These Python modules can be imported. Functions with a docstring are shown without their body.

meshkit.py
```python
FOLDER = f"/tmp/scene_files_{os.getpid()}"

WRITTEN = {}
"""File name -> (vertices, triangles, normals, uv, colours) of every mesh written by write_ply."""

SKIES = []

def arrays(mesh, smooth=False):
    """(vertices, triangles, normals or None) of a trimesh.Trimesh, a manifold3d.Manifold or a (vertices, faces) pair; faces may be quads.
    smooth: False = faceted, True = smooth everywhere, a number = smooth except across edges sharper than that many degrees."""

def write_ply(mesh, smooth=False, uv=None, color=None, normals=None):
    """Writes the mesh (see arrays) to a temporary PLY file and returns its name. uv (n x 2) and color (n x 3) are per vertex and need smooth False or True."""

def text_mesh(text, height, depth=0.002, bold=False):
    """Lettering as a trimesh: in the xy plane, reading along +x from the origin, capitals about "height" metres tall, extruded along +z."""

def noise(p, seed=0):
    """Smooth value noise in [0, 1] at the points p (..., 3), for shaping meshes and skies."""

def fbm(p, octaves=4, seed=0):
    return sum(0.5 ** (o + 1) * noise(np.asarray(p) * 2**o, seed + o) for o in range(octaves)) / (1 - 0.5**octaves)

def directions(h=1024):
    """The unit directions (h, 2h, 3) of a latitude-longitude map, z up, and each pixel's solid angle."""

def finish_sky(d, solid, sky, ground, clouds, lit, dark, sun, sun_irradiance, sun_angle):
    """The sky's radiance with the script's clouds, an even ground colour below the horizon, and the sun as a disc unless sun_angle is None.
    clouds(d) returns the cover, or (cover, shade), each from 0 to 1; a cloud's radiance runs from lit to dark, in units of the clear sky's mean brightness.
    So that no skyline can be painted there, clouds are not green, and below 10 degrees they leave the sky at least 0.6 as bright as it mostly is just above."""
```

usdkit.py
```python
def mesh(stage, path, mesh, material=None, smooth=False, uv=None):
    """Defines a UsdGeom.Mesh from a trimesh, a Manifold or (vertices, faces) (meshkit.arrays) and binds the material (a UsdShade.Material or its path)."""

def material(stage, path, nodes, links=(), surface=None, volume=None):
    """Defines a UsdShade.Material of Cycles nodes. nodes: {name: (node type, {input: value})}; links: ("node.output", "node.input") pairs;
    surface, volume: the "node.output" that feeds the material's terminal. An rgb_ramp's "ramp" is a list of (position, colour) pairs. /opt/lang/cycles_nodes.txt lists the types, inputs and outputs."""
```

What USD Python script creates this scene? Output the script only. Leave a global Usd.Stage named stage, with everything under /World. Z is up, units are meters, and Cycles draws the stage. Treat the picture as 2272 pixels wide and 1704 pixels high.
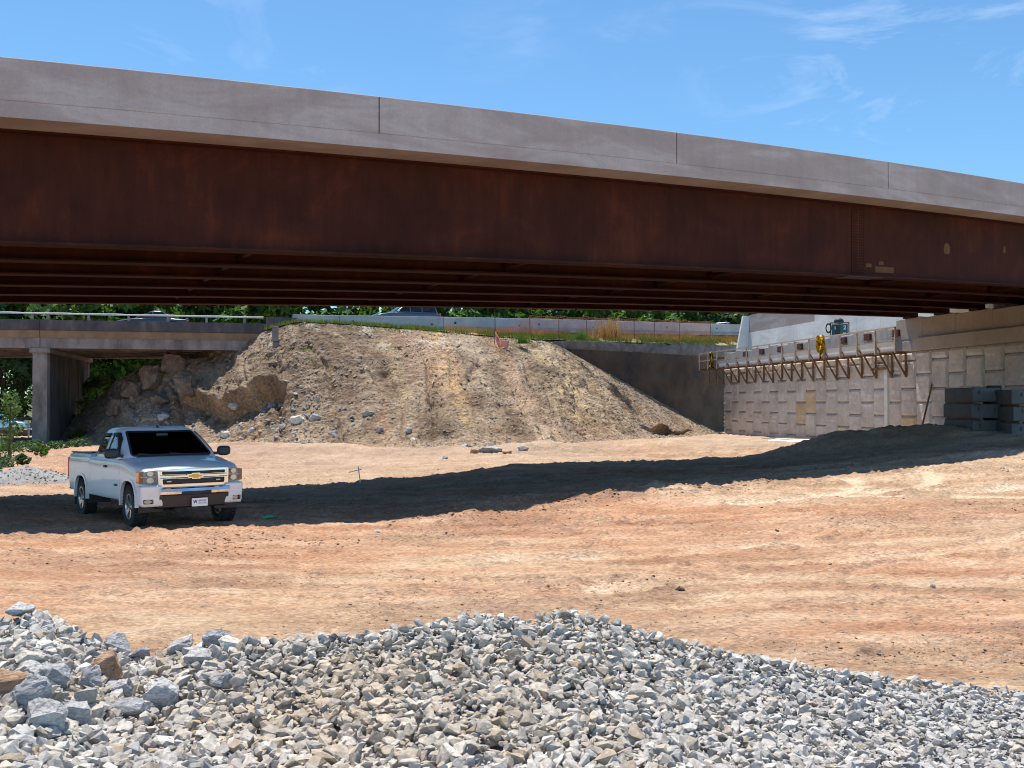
import math, random
import numpy as np, trimesh, usdkit, meshkit
import manifold3d as m3
import shapely.geometry as sg
from scipy.interpolate import RBFInterpolator
from pxr import Usd, UsdGeom, UsdLux, UsdShade, Gf, Sdf, Vt

# ------------------------------------------------------------------ camera, sky, sun, exposure
stage = Usd.Stage.CreateInMemory()
UsdGeom.Xform.Define(stage, "/World")
FPX, PITCH = 2250.0, math.atan(38 / 2250.0)          # focal length in pixels of the 2272-wide photograph
SUN_AZ, SUN_EL = math.radians(-28.0), math.radians(72.6)
SUN = np.array([math.sin(SUN_AZ) * math.cos(SUN_EL), math.cos(SUN_AZ) * math.cos(SUN_EL), math.sin(SUN_EL)])
cam = UsdGeom.Camera.Define(stage, "/World/camera")
cam.CreateHorizontalApertureAttr(36.0)
cam.CreateVerticalApertureAttr(27.0)
cam.CreateFocalLengthAttr(36.0 * FPX / 2272)
cam.CreateExposureAttr(0.52)
cam.CreateClippingRangeAttr(Gf.Vec2f(0.05, 20000))
cam.AddRotateXOp().Set(90 + math.degrees(PITCH))
sun = UsdLux.DistantLight.Define(stage, "/World/sun")
sun.CreateIntensityAttr(1.25)
sun.CreateAngleAttr(0.53)
sun.CreateNormalizeAttr(True)
sun.CreateColorAttr(Gf.Vec3f(1.0, 0.955, 0.89))
_m = Gf.Matrix4d().SetLookAt(Gf.Vec3d(*SUN), Gf.Vec3d(0, 0, 0), Gf.Vec3d(0, 0, 1)).GetInverse()
sun.AddTransformOp().Set(_m.RemoveScaleShear() * Gf.Matrix4d().SetTranslate(Gf.Vec3d(0, 0, 0)))
dome = UsdLux.DomeLight.Define(stage, "/World/sky")
dome.GetPrim().SetCustomDataByKey("kind", "structure")
UsdGeom.Scope.Define(stage, "/World/Looks")


def MAT(name, nodes, links=(), surface="p.BSDF", volume=None):
    return usdkit.material(stage, "/World/Looks/" + name, nodes, links, surface=surface, volume=volume)


def dirv(u, v):
    d = np.array([0, math.cos(PITCH), math.sin(PITCH)]) + (u - 1136) / FPX * np.array([1, 0, 0]) - (v - 852) / FPX * np.array([0, -math.sin(PITCH), math.cos(PITCH)])
    return d


def at(u, v, Y):
    """the point of the place seen at photo pixel (u, v) at the depth Y"""
    d = dirv(u, v)
    return d * (Y / d[1])


# cirrus: streaky noise, denser in a few parts of the sky
def _cirrus():
    nodes = {
        "sky": ("sky_texture", {"sky_type": "single_scattering", "sun_disc": False, "sun_elevation": SUN_EL, "sun_rotation": SUN_AZ, "altitude": 250.0, "air_density": 1.0, "aerosol_density": 0.1, "ozone_density": 2.2}),
        "tc": ("texture_coordinate", {}),
        "map": ("mapping", {"rotation": (0.25, 0.42, 0.35), "scale": (2.0, 2.0, 6.0)}),
        "n1": ("noise_texture", {"scale": 2.1, "detail": 10.0, "roughness": 0.66, "distortion": 0.9}),
        "n2": ("noise_texture", {"scale": 2.3, "detail": 3.0, "roughness": 0.5}),
        "r1": ("map_range", {"from_min": 0.50, "from_max": 0.86, "to_min": 0.0, "to_max": 1.0, "clamp": True}),
        "sx": ("separate_xyz", {}), "bias": ("math", {"math_type": "multiply_add", "value2": 0.22, "value3": 0.0}),
        "r2": ("map_range", {"from_min": 0.45, "from_max": 0.68, "to_min": 0.0, "to_max": 1.0, "clamp": True}),
        "mul": ("math", {"math_type": "multiply"}),
        "mix": ("mix", {"mix_type": "mix", "color2": (10.5, 11.2, 12.0)}),
        "amt": ("math", {"math_type": "multiply", "value2": 0.55}),
        "grade": ("mix", {"mix_type": "multiply", "fac": 1.0, "color2": (0.80, 1.13, 1.27)}),
        "bg": ("background_shader", {"strength": 0.091}),
    }
    links = [("tc.generated", "map.vector"), ("map.vector", "n1.vector"), ("tc.generated", "n2.vector"), ("n1.fac", "r1.value"), ("tc.generated", "sx.vector"), ("sx.x", "bias.value1"), ("n2.fac", "bias.value3"), ("bias.value", "r2.value"),
             ("r1.result", "mul.value1"), ("r2.result", "mul.value2"), ("mul.value", "amt.value1"), ("sky.color", "grade.color1"), ("grade.color", "mix.color1"), ("amt.value", "mix.fac"),
             ("mix.color", "bg.color")]
    return usdkit.material(stage, "/World/Looks/sky_air", nodes, links, surface="bg.background")


UsdShade.MaterialBindingAPI.Apply(dome.GetPrim()).Bind(_cirrus())

# ------------------------------------------------------------------ helpers
RNG = np.random.default_rng(7)
USED = {}
NOISE, FBM = meshkit.noise, meshkit.fbm


def numbered(parent, name):
    k = USED.get((parent, name), -1) + 1
    USED[(parent, name)] = k
    return f"{parent}/{name}" + (f"_{k:03d}" if k else "")


def data(prim, label=None, cat=None, group=None, kind=None):
    for k, v in (("label", label), ("category", cat), ("group", group), ("kind", kind)):
        if v:
            prim.SetCustomDataByKey(k, v)


class Thing:
    """an Xform directly under /World; its parts are given in world coordinates (local=False) or its own"""

    def __init__(self, name, label=None, cat=None, loc=(0, 0, 0), rz=0.0, group=None, kind=None, local=False, rx=0.0):
        self.path = numbered("/World", name)
        x = UsdGeom.Xform.Define(stage, self.path)
        x.AddTranslateOp().Set(Gf.Vec3d(*map(float, loc)))
        if rz:
            x.AddRotateZOp().Set(math.degrees(rz))
        if rx:
            x.AddRotateXOp().Set(math.degrees(rx))
        self.prim, self.loc, self.local = x.GetPrim(), np.array(loc, float), local
        data(self.prim, label, cat, group, kind)

    def add(self, name, mesh, mat, parent=None, smooth=False, label=None, kind=None, attrs=None):
        path = numbered(parent or self.path, name)
        v, f, n = tri(mesh, smooth)
        if not self.local:
            v = v - self.loc
        put(path, v, f, n, mat, attrs)
        data(stage.GetPrimAtPath(path), label, kind=kind)
        return path


def tri(mesh, smooth):
    return meshkit.arrays(mesh, smooth)


def put(path, v, f, n, mat, attrs=None):
    m = UsdGeom.Mesh.Define(stage, path)
    m.CreatePointsAttr(Vt.Vec3fArray.FromNumpy(np.ascontiguousarray(v, np.float32)))
    m.CreateFaceVertexCountsAttr(Vt.IntArray.FromNumpy(np.full(len(f), 3, np.int32)))
    m.CreateFaceVertexIndicesAttr(Vt.IntArray.FromNumpy(np.ascontiguousarray(f, np.int32).ravel()))
    m.CreateSubdivisionSchemeAttr("none")
    if n is not None:
        m.CreateNormalsAttr(Vt.Vec3fArray.FromNumpy(np.ascontiguousarray(n, np.float32)))
        m.SetNormalsInterpolation("vertex")
    for k, a in (attrs or {}).items():
        a = np.ascontiguousarray(a, np.float32)
        if a.ndim == 2:
            UsdGeom.PrimvarsAPI(m).CreatePrimvar(k, Sdf.ValueTypeNames.Color3fArray, "vertex").Set(Vt.Vec3fArray.FromNumpy(a))
        else:
            UsdGeom.PrimvarsAPI(m).CreatePrimvar(k, Sdf.ValueTypeNames.FloatArray, "vertex").Set(Vt.FloatArray.FromNumpy(a))
    UsdShade.MaterialBindingAPI.Apply(m.GetPrim()).Bind(mat)
    return m


def single(name, mesh, mat, label=None, cat=None, group=None, kind=None, smooth=False, attrs=None):
    """a thing (or a piece of the setting) that is one mesh"""
    path = numbered("/World", name)
    v, f, n = tri(mesh, smooth)
    put(path, v, f, n, mat, attrs)
    data(stage.GetPrimAtPath(path), label, cat, group, kind)
    return path


def dup(src, name, loc, rz=0.0, label=None, group=None, cat=None, scale=None, kind=None):
    path = numbered("/World", name)
    x = UsdGeom.Xform.Define(stage, path)
    x.GetPrim().GetReferences().AddInternalReference(src)
    x.ClearXformOpOrder()
    x.AddTranslateOp(opSuffix="place").Set(Gf.Vec3d(*map(float, loc)))
    x.AddRotateZOp(opSuffix="turn").Set(math.degrees(rz))
    if scale is not None:
        x.AddScaleOp(opSuffix="size").Set(Gf.Vec3f(*((scale,) * 3 if np.ndim(scale) == 0 else scale)))
    x.GetPrim().SetInstanceable(True)
    data(x.GetPrim(), label, cat, group, kind)
    return path


def cat_(ms):
    return trimesh.util.concatenate([m if isinstance(m, trimesh.Trimesh) else trimesh.Trimesh(*meshkit.arrays(m)[:2], process=False) for m in ms])


def box(c, s, rz=0.0, ch=0.0):
    """a box centred at c, sides s, turned by rz, edges chamfered by ch"""
    s = np.array(s, float)
    if ch > 0:
        a = np.array([[x, y, z] for x in (-1, 1) for y in (-1, 1) for z in (-1, 1)], float) * s / 2
        pts = []
        for k in range(3):
            q = a.copy()
            for j in range(3):
                if j != k:
                    q[:, j] -= np.sign(q[:, j]) * ch
            pts.append(q)
        m = trimesh.Trimesh(*_hull(np.vstack(pts)), process=False)
    else:
        m = trimesh.creation.box(s)
    if rz:
        m.apply_transform(trimesh.transformations.rotation_matrix(rz, [0, 0, 1]))
    m.apply_translation(c)
    return m


def _hull(p):
    h = m3.Manifold.hull_points(np.asarray(p, float)).to_mesh()
    return h.vert_properties[:, :3], h.tri_verts


def beam(a, b, w, h, up=(0, 0, 1)):
    """a rectangular bar from a to b: w across, h along the up direction"""
    a, b = np.array(a, float), np.array(b, float)
    d = b - a
    L = np.linalg.norm(d)
    d = d / L
    s = np.cross(d, up)
    if np.linalg.norm(s) < 1e-6:
        s = np.cross(d, [0, 1, 0])
    s /= np.linalg.norm(s)
    u = np.cross(s, d)
    T = np.eye(4)
    T[:3, 0], T[:3, 1], T[:3, 2], T[:3, 3] = d, s, u, (a + b) / 2
    m = trimesh.creation.box([L, w, h])
    m.apply_transform(T)
    return m


def rod(a, b, r, n=10, r2=None):
    a, b = np.array(a, float), np.array(b, float)
    d = (b - a) / np.linalg.norm(b - a)
    s = np.cross(d, [0, 0, 1] if abs(d[2]) < 0.9 else [1, 0, 0])
    s /= np.linalg.norm(s)
    t = np.cross(d, s)
    an = np.linspace(0, 2 * np.pi, n, endpoint=False)
    ring = np.cos(an)[:, None] * s + np.sin(an)[:, None] * t
    v = np.vstack([a + ring * r, b + ring * (r if r2 is None else r2), [a], [b]])
    f = []
    for i in range(n):
        j = (i + 1) % n
        f += [[i, j, n + j], [i, n + j, n + i], [2 * n, j, i], [2 * n + 1, n + i, n + j]]
    return trimesh.Trimesh(v, f, process=False)


def grid_faces(nr, nc, wrap=False):
    i = np.arange(nr - 1)[:, None] * nc
    j = np.arange(nc if wrap else nc - 1)[None]
    j2 = (j + 1) % nc
    a, b, c, d = (i + j).ravel(), (i + j2).ravel(), (i + nc + j2).ravel(), (i + nc + j).ravel()
    return np.vstack([np.stack([a, b, c], 1), np.stack([a, c, d], 1)])


def sweep(profile, rings):
    """closed solid: profile's rings (k, n, 3) capped at both ends"""
    rings = np.asarray(rings)
    k, n = rings.shape[:2]
    f = [grid_faces(k, n, wrap=True)]
    caps = trimesh.creation.triangulate_polygon(sg.Polygon(profile), engine="earcut")
    # the profile's own corners, in order
    idx = np.array([np.argmin(np.hypot(*(np.asarray(profile) - p).T)) for p in caps[0]])
    cf = idx[caps[1]]
    f += [cf, cf[:, ::-1] + (k - 1) * n]
    m = trimesh.Trimesh(rings.reshape(-1, 3), np.vstack(f), process=False)
    if m.volume < 0:
        m.invert()
    return m


def M(mesh):
    v, f = meshkit.arrays(mesh)[:2]
    t = trimesh.Trimesh(v, f, process=False)
    t.merge_vertices()
    return m3.Manifold(m3.Mesh(np.asarray(t.vertices, np.float32), np.asarray(t.faces, np.uint32)))


def prism(poly, axis, lo, hi):
    """the 2D polygon extruded along an axis: x (poly is y,z), y (x,z) or z (x,y)"""
    m = trimesh.creation.extrude_polygon(poly if isinstance(poly, sg.Polygon) else sg.Polygon(poly), hi - lo, engine="earcut")
    v = np.array(m.vertices)
    v[:, 2] += lo
    if axis == "x":
        v, fl = v[:, [2, 0, 1]], False
    elif axis == "y":
        v, fl = v[:, [0, 2, 1]], True
    else:
        fl = False
    m = trimesh.Trimesh(v, m.faces[:, ::-1] if fl else m.faces, process=False)
    return m


def rnd(poly, r, n=4):
    return sg.Polygon(poly).buffer(-r).buffer(r, quad_segs=n)

# ------------------------------------------------------------------ materials
def noisy(name, stops, scale=1.0, detail=6.0, nrough=0.6, rough=0.85, bump=0.0, bscale=None, stretch=(1, 1, 1), space="position", spec=0.3, metallic=0.0,
          attr=None, fine=0.0, fscale=30.0, island=None, coat=0.0, dist=0.0, bdist=0.02):
    """principled surface whose colour runs over a noise (or a mesh colour attribute with fine noise laid over it)"""
    N = {"p": ("principled_bsdf", {"roughness": rough, "specular_ior_level": spec, "metallic": metallic, "coat_weight": coat})}
    L = []
    if space == "position":
        N["g"] = ("geometry", {})
        src = "g.position"
    else:
        N["g"] = ("texture_coordinate", {})
        src = "g.object"
    N["m"] = ("mapping", {"scale": stretch})
    L.append((src, "m.vector"))
    if attr:
        N["a"] = ("attribute", {"attribute": attr})
        col = "a.color"
    elif island:
        N["gi"] = ("geometry", {})
        N["r"] = ("rgb_ramp", {"ramp": stops})
        L.append(("gi.random_per_island", "r.fac"))
        col = "r.color"
    else:
        N["n"] = ("noise_texture", {"scale": scale, "detail": detail, "roughness": nrough, "distortion": dist})
        N["r"] = ("rgb_ramp", {"ramp": stops})
        L += [("m.vector", "n.vector"), ("n.fac", "r.fac")]
        col = "r.color"
    if fine:
        N["fn"] = ("noise_texture", {"scale": fscale, "detail": 5.0, "roughness": 0.65})
        N["fm"] = ("map_range", {"from_min": 0.25, "from_max": 0.75, "to_min": 1 - fine, "to_max": 1 + fine})
        N["mul"] = ("mix", {"mix_type": "multiply", "fac": 1.0})
        L += [("m.vector", "fn.vector"), ("fn.fac", "fm.value"), (col, "mul.color1"), ("fm.result", "mul.color2")]
        col = "mul.color"
    L.append((col, "p.base_color"))
    if bump:
        N["bn"] = ("noise_texture", {"scale": bscale or scale * 8, "detail": 6.0, "roughness": 0.65})
        N["b"] = ("bump", {"strength": bump, "distance": bdist})
        L += [("m.vector", "bn.vector"), ("bn.fac", "b.height"), ("b.normal", "p.normal")]
    return MAT(name, N, L)


def plain(name, c, rough=0.5, metallic=0.0, coat=0.0, spec=0.5, vary=0.06):
    return noisy(name, [(0.3, tuple(x * (1 - vary) for x in c)), (0.7, tuple(x * (1 + vary) for x in c))], scale=3.0, rough=rough, metallic=metallic, coat=coat, spec=spec, space="object")


def pane(name, tint, gloss=1.0):
    return MAT(name, {"t": ("transparent_bsdf", {"color": tint}), "g": ("glossy_bsdf", {"color": (gloss,) * 3, "roughness": 0.02}), "f": ("fresnel", {"IOR": 1.5}), "m": ("mix_closure", {})},
               [("f.fac", "m.fac"), ("t.BSDF", "m.closure1"), ("g.BSDF", "m.closure2")], surface="m.closure")


def leafy(name, a, b, trans=0.35):
    return MAT(name, {"g": ("geometry", {}), "r": ("rgb_ramp", {"ramp": [(0.0, a), (1.0, b)]}), "d": ("principled_bsdf", {"roughness": 0.55, "specular_ior_level": 0.35}), "t": ("translucent_bsdf", {}), "m": ("mix_closure", {"fac": trans}),
                      "h": ("hsv", {"saturation": 1.1, "value": 1.5})},
               [("g.random_per_island", "r.fac"), ("r.color", "d.base_color"), ("r.color", "h.color"), ("h.color", "t.color"), ("d.BSDF", "m.closure1"), ("t.BSDF", "m.closure2")], surface="m.closure")


DIRT = noisy("red_clay_dirt", None, attr="tint", fine=0.50, fscale=17.0, stretch=(0.8, 1.25, 1), rough=0.95, spec=0.15, bump=1.0, bscale=15.0, bdist=0.06)
MOUND = noisy("cut_earth", None, attr="tint", fine=0.62, fscale=5.0, rough=0.95, spec=0.15, bump=1.0, bscale=5.5, bdist=0.20)
def concrete(name, dark, light, cloud, rough=0.8):
    """cast concrete: cloudy pale bloom, fine vertical streaks, fine grain"""
    N = {"g": ("geometry", {}), "m1": ("mapping", {"scale": (0.35, 0.35, 1.3)}), "m2": ("mapping", {"scale": (3.2, 3.2, 0.35)}),
         "n1": ("noise_texture", {"scale": 1.0, "detail": 5.0, "roughness": 0.55, "distortion": 0.8}), "n2": ("noise_texture", {"scale": 1.6, "detail": 4.0, "roughness": 0.6}),
         "n3": ("noise_texture", {"scale": 22.0, "detail": 4.0, "roughness": 0.6}),
         "r1": ("rgb_ramp", {"ramp": [(0.30, dark), (0.50, light), (0.62, cloud), (0.74, light)]}), "m": ("mix", {"mix_type": "multiply", "fac": 1.0}), "mr": ("map_range", {"from_min": 0.3, "from_max": 0.7, "to_min": 0.95, "to_max": 1.04}),
         "mm": ("mix", {"mix_type": "multiply", "fac": 1.0}), "mr2": ("map_range", {"from_min": 0.3, "from_max": 0.7, "to_min": 0.92, "to_max": 1.07}),
         "b": ("bump", {"strength": 0.25, "distance": 0.006}), "p": ("principled_bsdf", {"roughness": rough, "specular_ior_level": 0.3})}
    L = [("g.position", "m1.vector"), ("g.position", "m2.vector"), ("m1.vector", "n1.vector"), ("m2.vector", "n2.vector"), ("g.position", "n3.vector"), ("n1.fac", "r1.fac"), ("n2.fac", "mr.value"),
         ("r1.color", "m.color1"), ("mr.result", "m.color2"), ("n3.fac", "mr2.value"), ("m.color", "mm.color1"), ("mr2.result", "mm.color2"), ("mm.color", "p.base_color"), ("n3.fac", "b.height"), ("b.normal", "p.normal")]
    return MAT(name, N, L)


CONC = concrete("new_concrete", (0.285, 0.240, 0.222), (0.330, 0.282, 0.262), (0.395, 0.350, 0.332))
CONC_PALE = concrete("pale_formed_concrete", (0.50, 0.50, 0.475), (0.60, 0.60, 0.575), (0.66, 0.66, 0.64))
CONC_OLD = noisy("weathered_concrete", [(0.30, (0.10, 0.085, 0.075)), (0.5, (0.20, 0.175, 0.155)), (0.7, (0.30, 0.265, 0.23))], scale=1.1, stretch=(1, 1, 0.45), detail=7, rough=0.9, bump=0.3, bscale=14, fine=0.12, fscale=9)
CONC_STAIN_SHADE = noisy("stained_shaded_concrete", [(0.32, (0.045, 0.04, 0.045)), (0.55, (0.085, 0.075, 0.075)), (0.72, (0.15, 0.13, 0.125))], scale=1.4, stretch=(1, 1, 0.35), detail=6, rough=0.9, bump=0.3, bscale=12)  # dark stain; also stands in for shade on the pier's back columns
CONC_BARRIER = noisy("barrier_concrete", [(0.3, (0.31, 0.295, 0.275)), (0.6, (0.42, 0.40, 0.375)), (0.8, (0.49, 0.47, 0.445))], scale=0.9, rough=0.85, bump=0.2, bscale=20, fine=0.1, fscale=7)
def _steel():
    N = {"g": ("geometry", {}), "m2": ("mapping", {"scale": (1.6, 1.6, 0.22)}), "n1": ("noise_texture", {"scale": 0.55, "detail": 8.0, "roughness": 0.62, "distortion": 0.6}), "n2": ("noise_texture", {"scale": 2.6, "detail": 6.0, "roughness": 0.7}),
         "n3": ("noise_texture", {"scale": 30.0, "detail": 4.0, "roughness": 0.7}),
         "a": ("math", {"math_type": "multiply_add", "value2": 0.66, "value3": 0.0}), "s": ("math", {"math_type": "multiply_add", "value2": 0.34}),
         "r": ("rgb_ramp", {"ramp": [(0.30, (0.026, 0.0092, 0.0072)), (0.44, (0.038, 0.0126, 0.0090)), (0.54, (0.050, 0.0158, 0.0105)), (0.70, (0.092, 0.027, 0.0135))]}),
         "mr": ("map_range", {"from_min": 0.25, "from_max": 0.75, "to_min": 0.82, "to_max": 1.18}), "mm": ("mix", {"mix_type": "multiply", "fac": 1.0}),
         "b": ("bump", {"strength": 0.2, "distance": 0.004}), "p": ("principled_bsdf", {"roughness": 0.9, "specular_ior_level": 0.12})}
    L = [("g.position", "n1.vector"), ("g.position", "m2.vector"), ("m2.vector", "n2.vector"), ("g.position", "n3.vector"), ("n1.fac", "a.value1"), ("n2.fac", "s.value1"), ("a.value", "s.value3"), ("s.value", "r.fac"),
         ("n3.fac", "mr.value"), ("r.color", "mm.color1"), ("mr.result", "mm.color2"), ("mm.color", "p.base_color"), ("n3.fac", "b.height"), ("b.normal", "p.normal")]
    return MAT("weathering_steel", N, L)


STEEL = _steel()
STEEL_DARK = noisy("dark_mill_steel", [(0.35, (0.035, 0.022, 0.02)), (0.65, (0.06, 0.032, 0.026))], scale=4, rough=0.7)
OCHRE = noisy("ochre_primer_patch", [(0.35, (0.085, 0.040, 0.014)), (0.65, (0.12, 0.055, 0.018))], scale=6, rough=0.85)
GALV = noisy("galvanised_metal", [(0.35, (0.42, 0.43, 0.43)), (0.65, (0.55, 0.56, 0.56))], scale=5, rough=0.45, metallic=0.7, space="object")
SHOT = noisy("brown_shotcrete", [(0.30, (0.040, 0.030, 0.026)), (0.48, (0.075, 0.052, 0.036)), (0.62, (0.105, 0.068, 0.042)), (0.75, (0.095, 0.075, 0.06))], scale=0.42, stretch=(1.0, 1.0, 0.75), detail=6, nrough=0.62, rough=0.92, bump=0.5, bscale=3.0, fine=0.15, fscale=5, bdist=0.06)
SHOT_LIP = noisy("grey_shotcrete_lip", [(0.32, (0.10, 0.095, 0.09)), (0.55, (0.17, 0.16, 0.15)), (0.75, (0.25, 0.235, 0.21))], scale=1.6, detail=6, rough=0.95, bump=0.6, bscale=6, bdist=0.05)
GRASSY = noisy("grass_verge_soil", [(0.30, (0.12, 0.135, 0.045)), (0.48, (0.22, 0.20, 0.085)), (0.60, (0.34, 0.24, 0.12)), (0.75, (0.45, 0.34, 0.20))], scale=0.8, detail=7, rough=0.95, bump=0.6, bscale=5, bdist=0.05)
ASPHALT = noisy("asphalt", [(0.3, (0.10, 0.10, 0.10)), (0.7, (0.16, 0.155, 0.15))], scale=2, rough=0.9)
ROAD = noisy("pale_concrete_road", [(0.3, (0.50, 0.49, 0.47)), (0.7, (0.60, 0.59, 0.57))], scale=0.6, rough=0.85)
FOREST = noisy("forest_floor", [(0.3, (0.03, 0.045, 0.015)), (0.7, (0.07, 0.09, 0.03))], scale=0.5, rough=1)
STONE_RAMP = [(0.0, (0.27, 0.26, 0.255)), (0.18, (0.36, 0.345, 0.34)), (0.36, (0.43, 0.41, 0.40)), (0.52, (0.48, 0.455, 0.435)), (0.64, (0.38, 0.37, 0.37)), (0.74, (0.54, 0.495, 0.43)), (0.84, (0.62, 0.60, 0.585)), (0.92, (0.46, 0.38, 0.285)), (1.0, (0.68, 0.66, 0.64))]
GRAVEL = noisy("crushed_granite", STONE_RAMP, island=True, fine=0.36, fscale=34.0, rough=0.9, spec=0.25, bump=0.8, bscale=45.0, bdist=0.012)
ROCK = [noisy(f"quarry_rock_{n}", s, scale=5.0, stretch=(1, 1, 2.2), detail=8, nrough=0.65, rough=0.8, fine=0.38, fscale=40, bump=1.0, bscale=18, bdist=0.03, space="object")
        for n, s in (("blue_grey", [(0.3, (0.19, 0.19, 0.20)), (0.5, (0.31, 0.31, 0.315)), (0.7, (0.50, 0.49, 0.48))]), ("grey", [(0.3, (0.27, 0.255, 0.245)), (0.5, (0.40, 0.385, 0.37)), (0.7, (0.56, 0.54, 0.52))]),
                     ("brown", [(0.3, (0.20, 0.12, 0.072)), (0.5, (0.33, 0.205, 0.125)), (0.7, (0.46, 0.32, 0.21))]), ("cream", [(0.3, (0.42, 0.38, 0.31)), (0.5, (0.58, 0.54, 0.46)), (0.7, (0.66, 0.64, 0.60))]))]
RUBBLE = noisy("rubble_stones", [(0.0, (0.27, 0.22, 0.17)), (0.3, (0.38, 0.32, 0.25)), (0.5, (0.44, 0.39, 0.33)), (0.7, (0.40, 0.37, 0.34)), (0.85, (0.58, 0.52, 0.44)), (1.0, (0.72, 0.68, 0.62))], island=True, fine=0.2, fscale=12, rough=0.95, spec=0.15)
CLOD = noisy("clay_clods", [(0.0, (0.33, 0.19, 0.11)), (0.35, (0.44, 0.27, 0.16)), (0.6, (0.52, 0.35, 0.225)), (0.8, (0.60, 0.46, 0.33)), (1.0, (0.66, 0.56, 0.45))], island=True, fine=0.2, fscale=30, rough=0.95, spec=0.1)
MSE = noisy("split_face_panel", [(0.30, (0.38, 0.345, 0.305)), (0.5, (0.49, 0.45, 0.405)), (0.7, (0.58, 0.54, 0.49))], scale=0.55, detail=6, rough=0.92, bump=0.7, bscale=9, fine=0.15, fscale=5, bdist=0.03)
MSE_TAN = noisy("stained_split_face_panel", [(0.35, (0.46, 0.35, 0.21)), (0.65, (0.55, 0.44, 0.30))], scale=0.7, detail=6, rough=0.92, bump=0.7, bscale=9, fine=0.15, fscale=5, bdist=0.03)
TIMBER = noisy("formwork_timber", [(0.3, (0.115, 0.066, 0.036)), (0.5, (0.175, 0.105, 0.060)), (0.7, (0.25, 0.165, 0.10))], scale=2.5, stretch=(1, 1, 0.6), rough=0.85)
TIMBER_PALE = noisy("pale_timber", [(0.3, (0.36, 0.27, 0.19)), (0.7, (0.50, 0.41, 0.31))], scale=3, rough=0.85)
PLY = noisy("form_plywood", [(0.3, (0.56, 0.54, 0.48)), (0.7, (0.68, 0.65, 0.59))], scale=1.2, rough=0.8, fine=0.08, fscale=8)
RUST = noisy("rusty_plate", [(0.3, (0.07, 0.03, 0.022)), (0.7, (0.14, 0.06, 0.04))], scale=6, rough=0.8)
BARK = noisy("bark", [(0.3, (0.07, 0.05, 0.035)), (0.7, (0.15, 0.11, 0.08))], scale=4, stretch=(3, 3, 0.6), rough=0.95)
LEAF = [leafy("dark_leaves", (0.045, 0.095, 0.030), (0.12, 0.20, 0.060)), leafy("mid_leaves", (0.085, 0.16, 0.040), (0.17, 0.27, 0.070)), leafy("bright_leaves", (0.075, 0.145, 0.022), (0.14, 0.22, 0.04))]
GRASS = leafy("grass_blades", (0.13, 0.17, 0.035), (0.24, 0.25, 0.07), 0.3)
DRY = leafy("dry_grass_blades", (0.32, 0.20, 0.08), (0.45, 0.30, 0.14), 0.3)
BLACK = plain("black_plastic", (0.018, 0.018, 0.02), rough=0.5)
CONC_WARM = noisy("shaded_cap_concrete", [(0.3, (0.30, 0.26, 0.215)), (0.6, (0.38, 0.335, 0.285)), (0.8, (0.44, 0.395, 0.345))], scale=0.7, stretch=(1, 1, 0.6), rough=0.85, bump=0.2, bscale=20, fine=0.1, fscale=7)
STONE_T = noisy("crushed_stone", None, attr="tint", fine=0.36, fscale=34.0, rough=0.9, spec=0.25, bump=0.8, bscale=45.0, bdist=0.012)
ROCK_BANK = noisy("brown_bank_rock", [(0.3, (0.10, 0.072, 0.052)), (0.5, (0.185, 0.135, 0.098)), (0.7, (0.28, 0.215, 0.165))], scale=1.4, detail=8, nrough=0.65, rough=0.95, fine=0.3, fscale=8, bump=1.0, bscale=5, bdist=0.1)  # dark brown-grey, the bank rock's own colour
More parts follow.
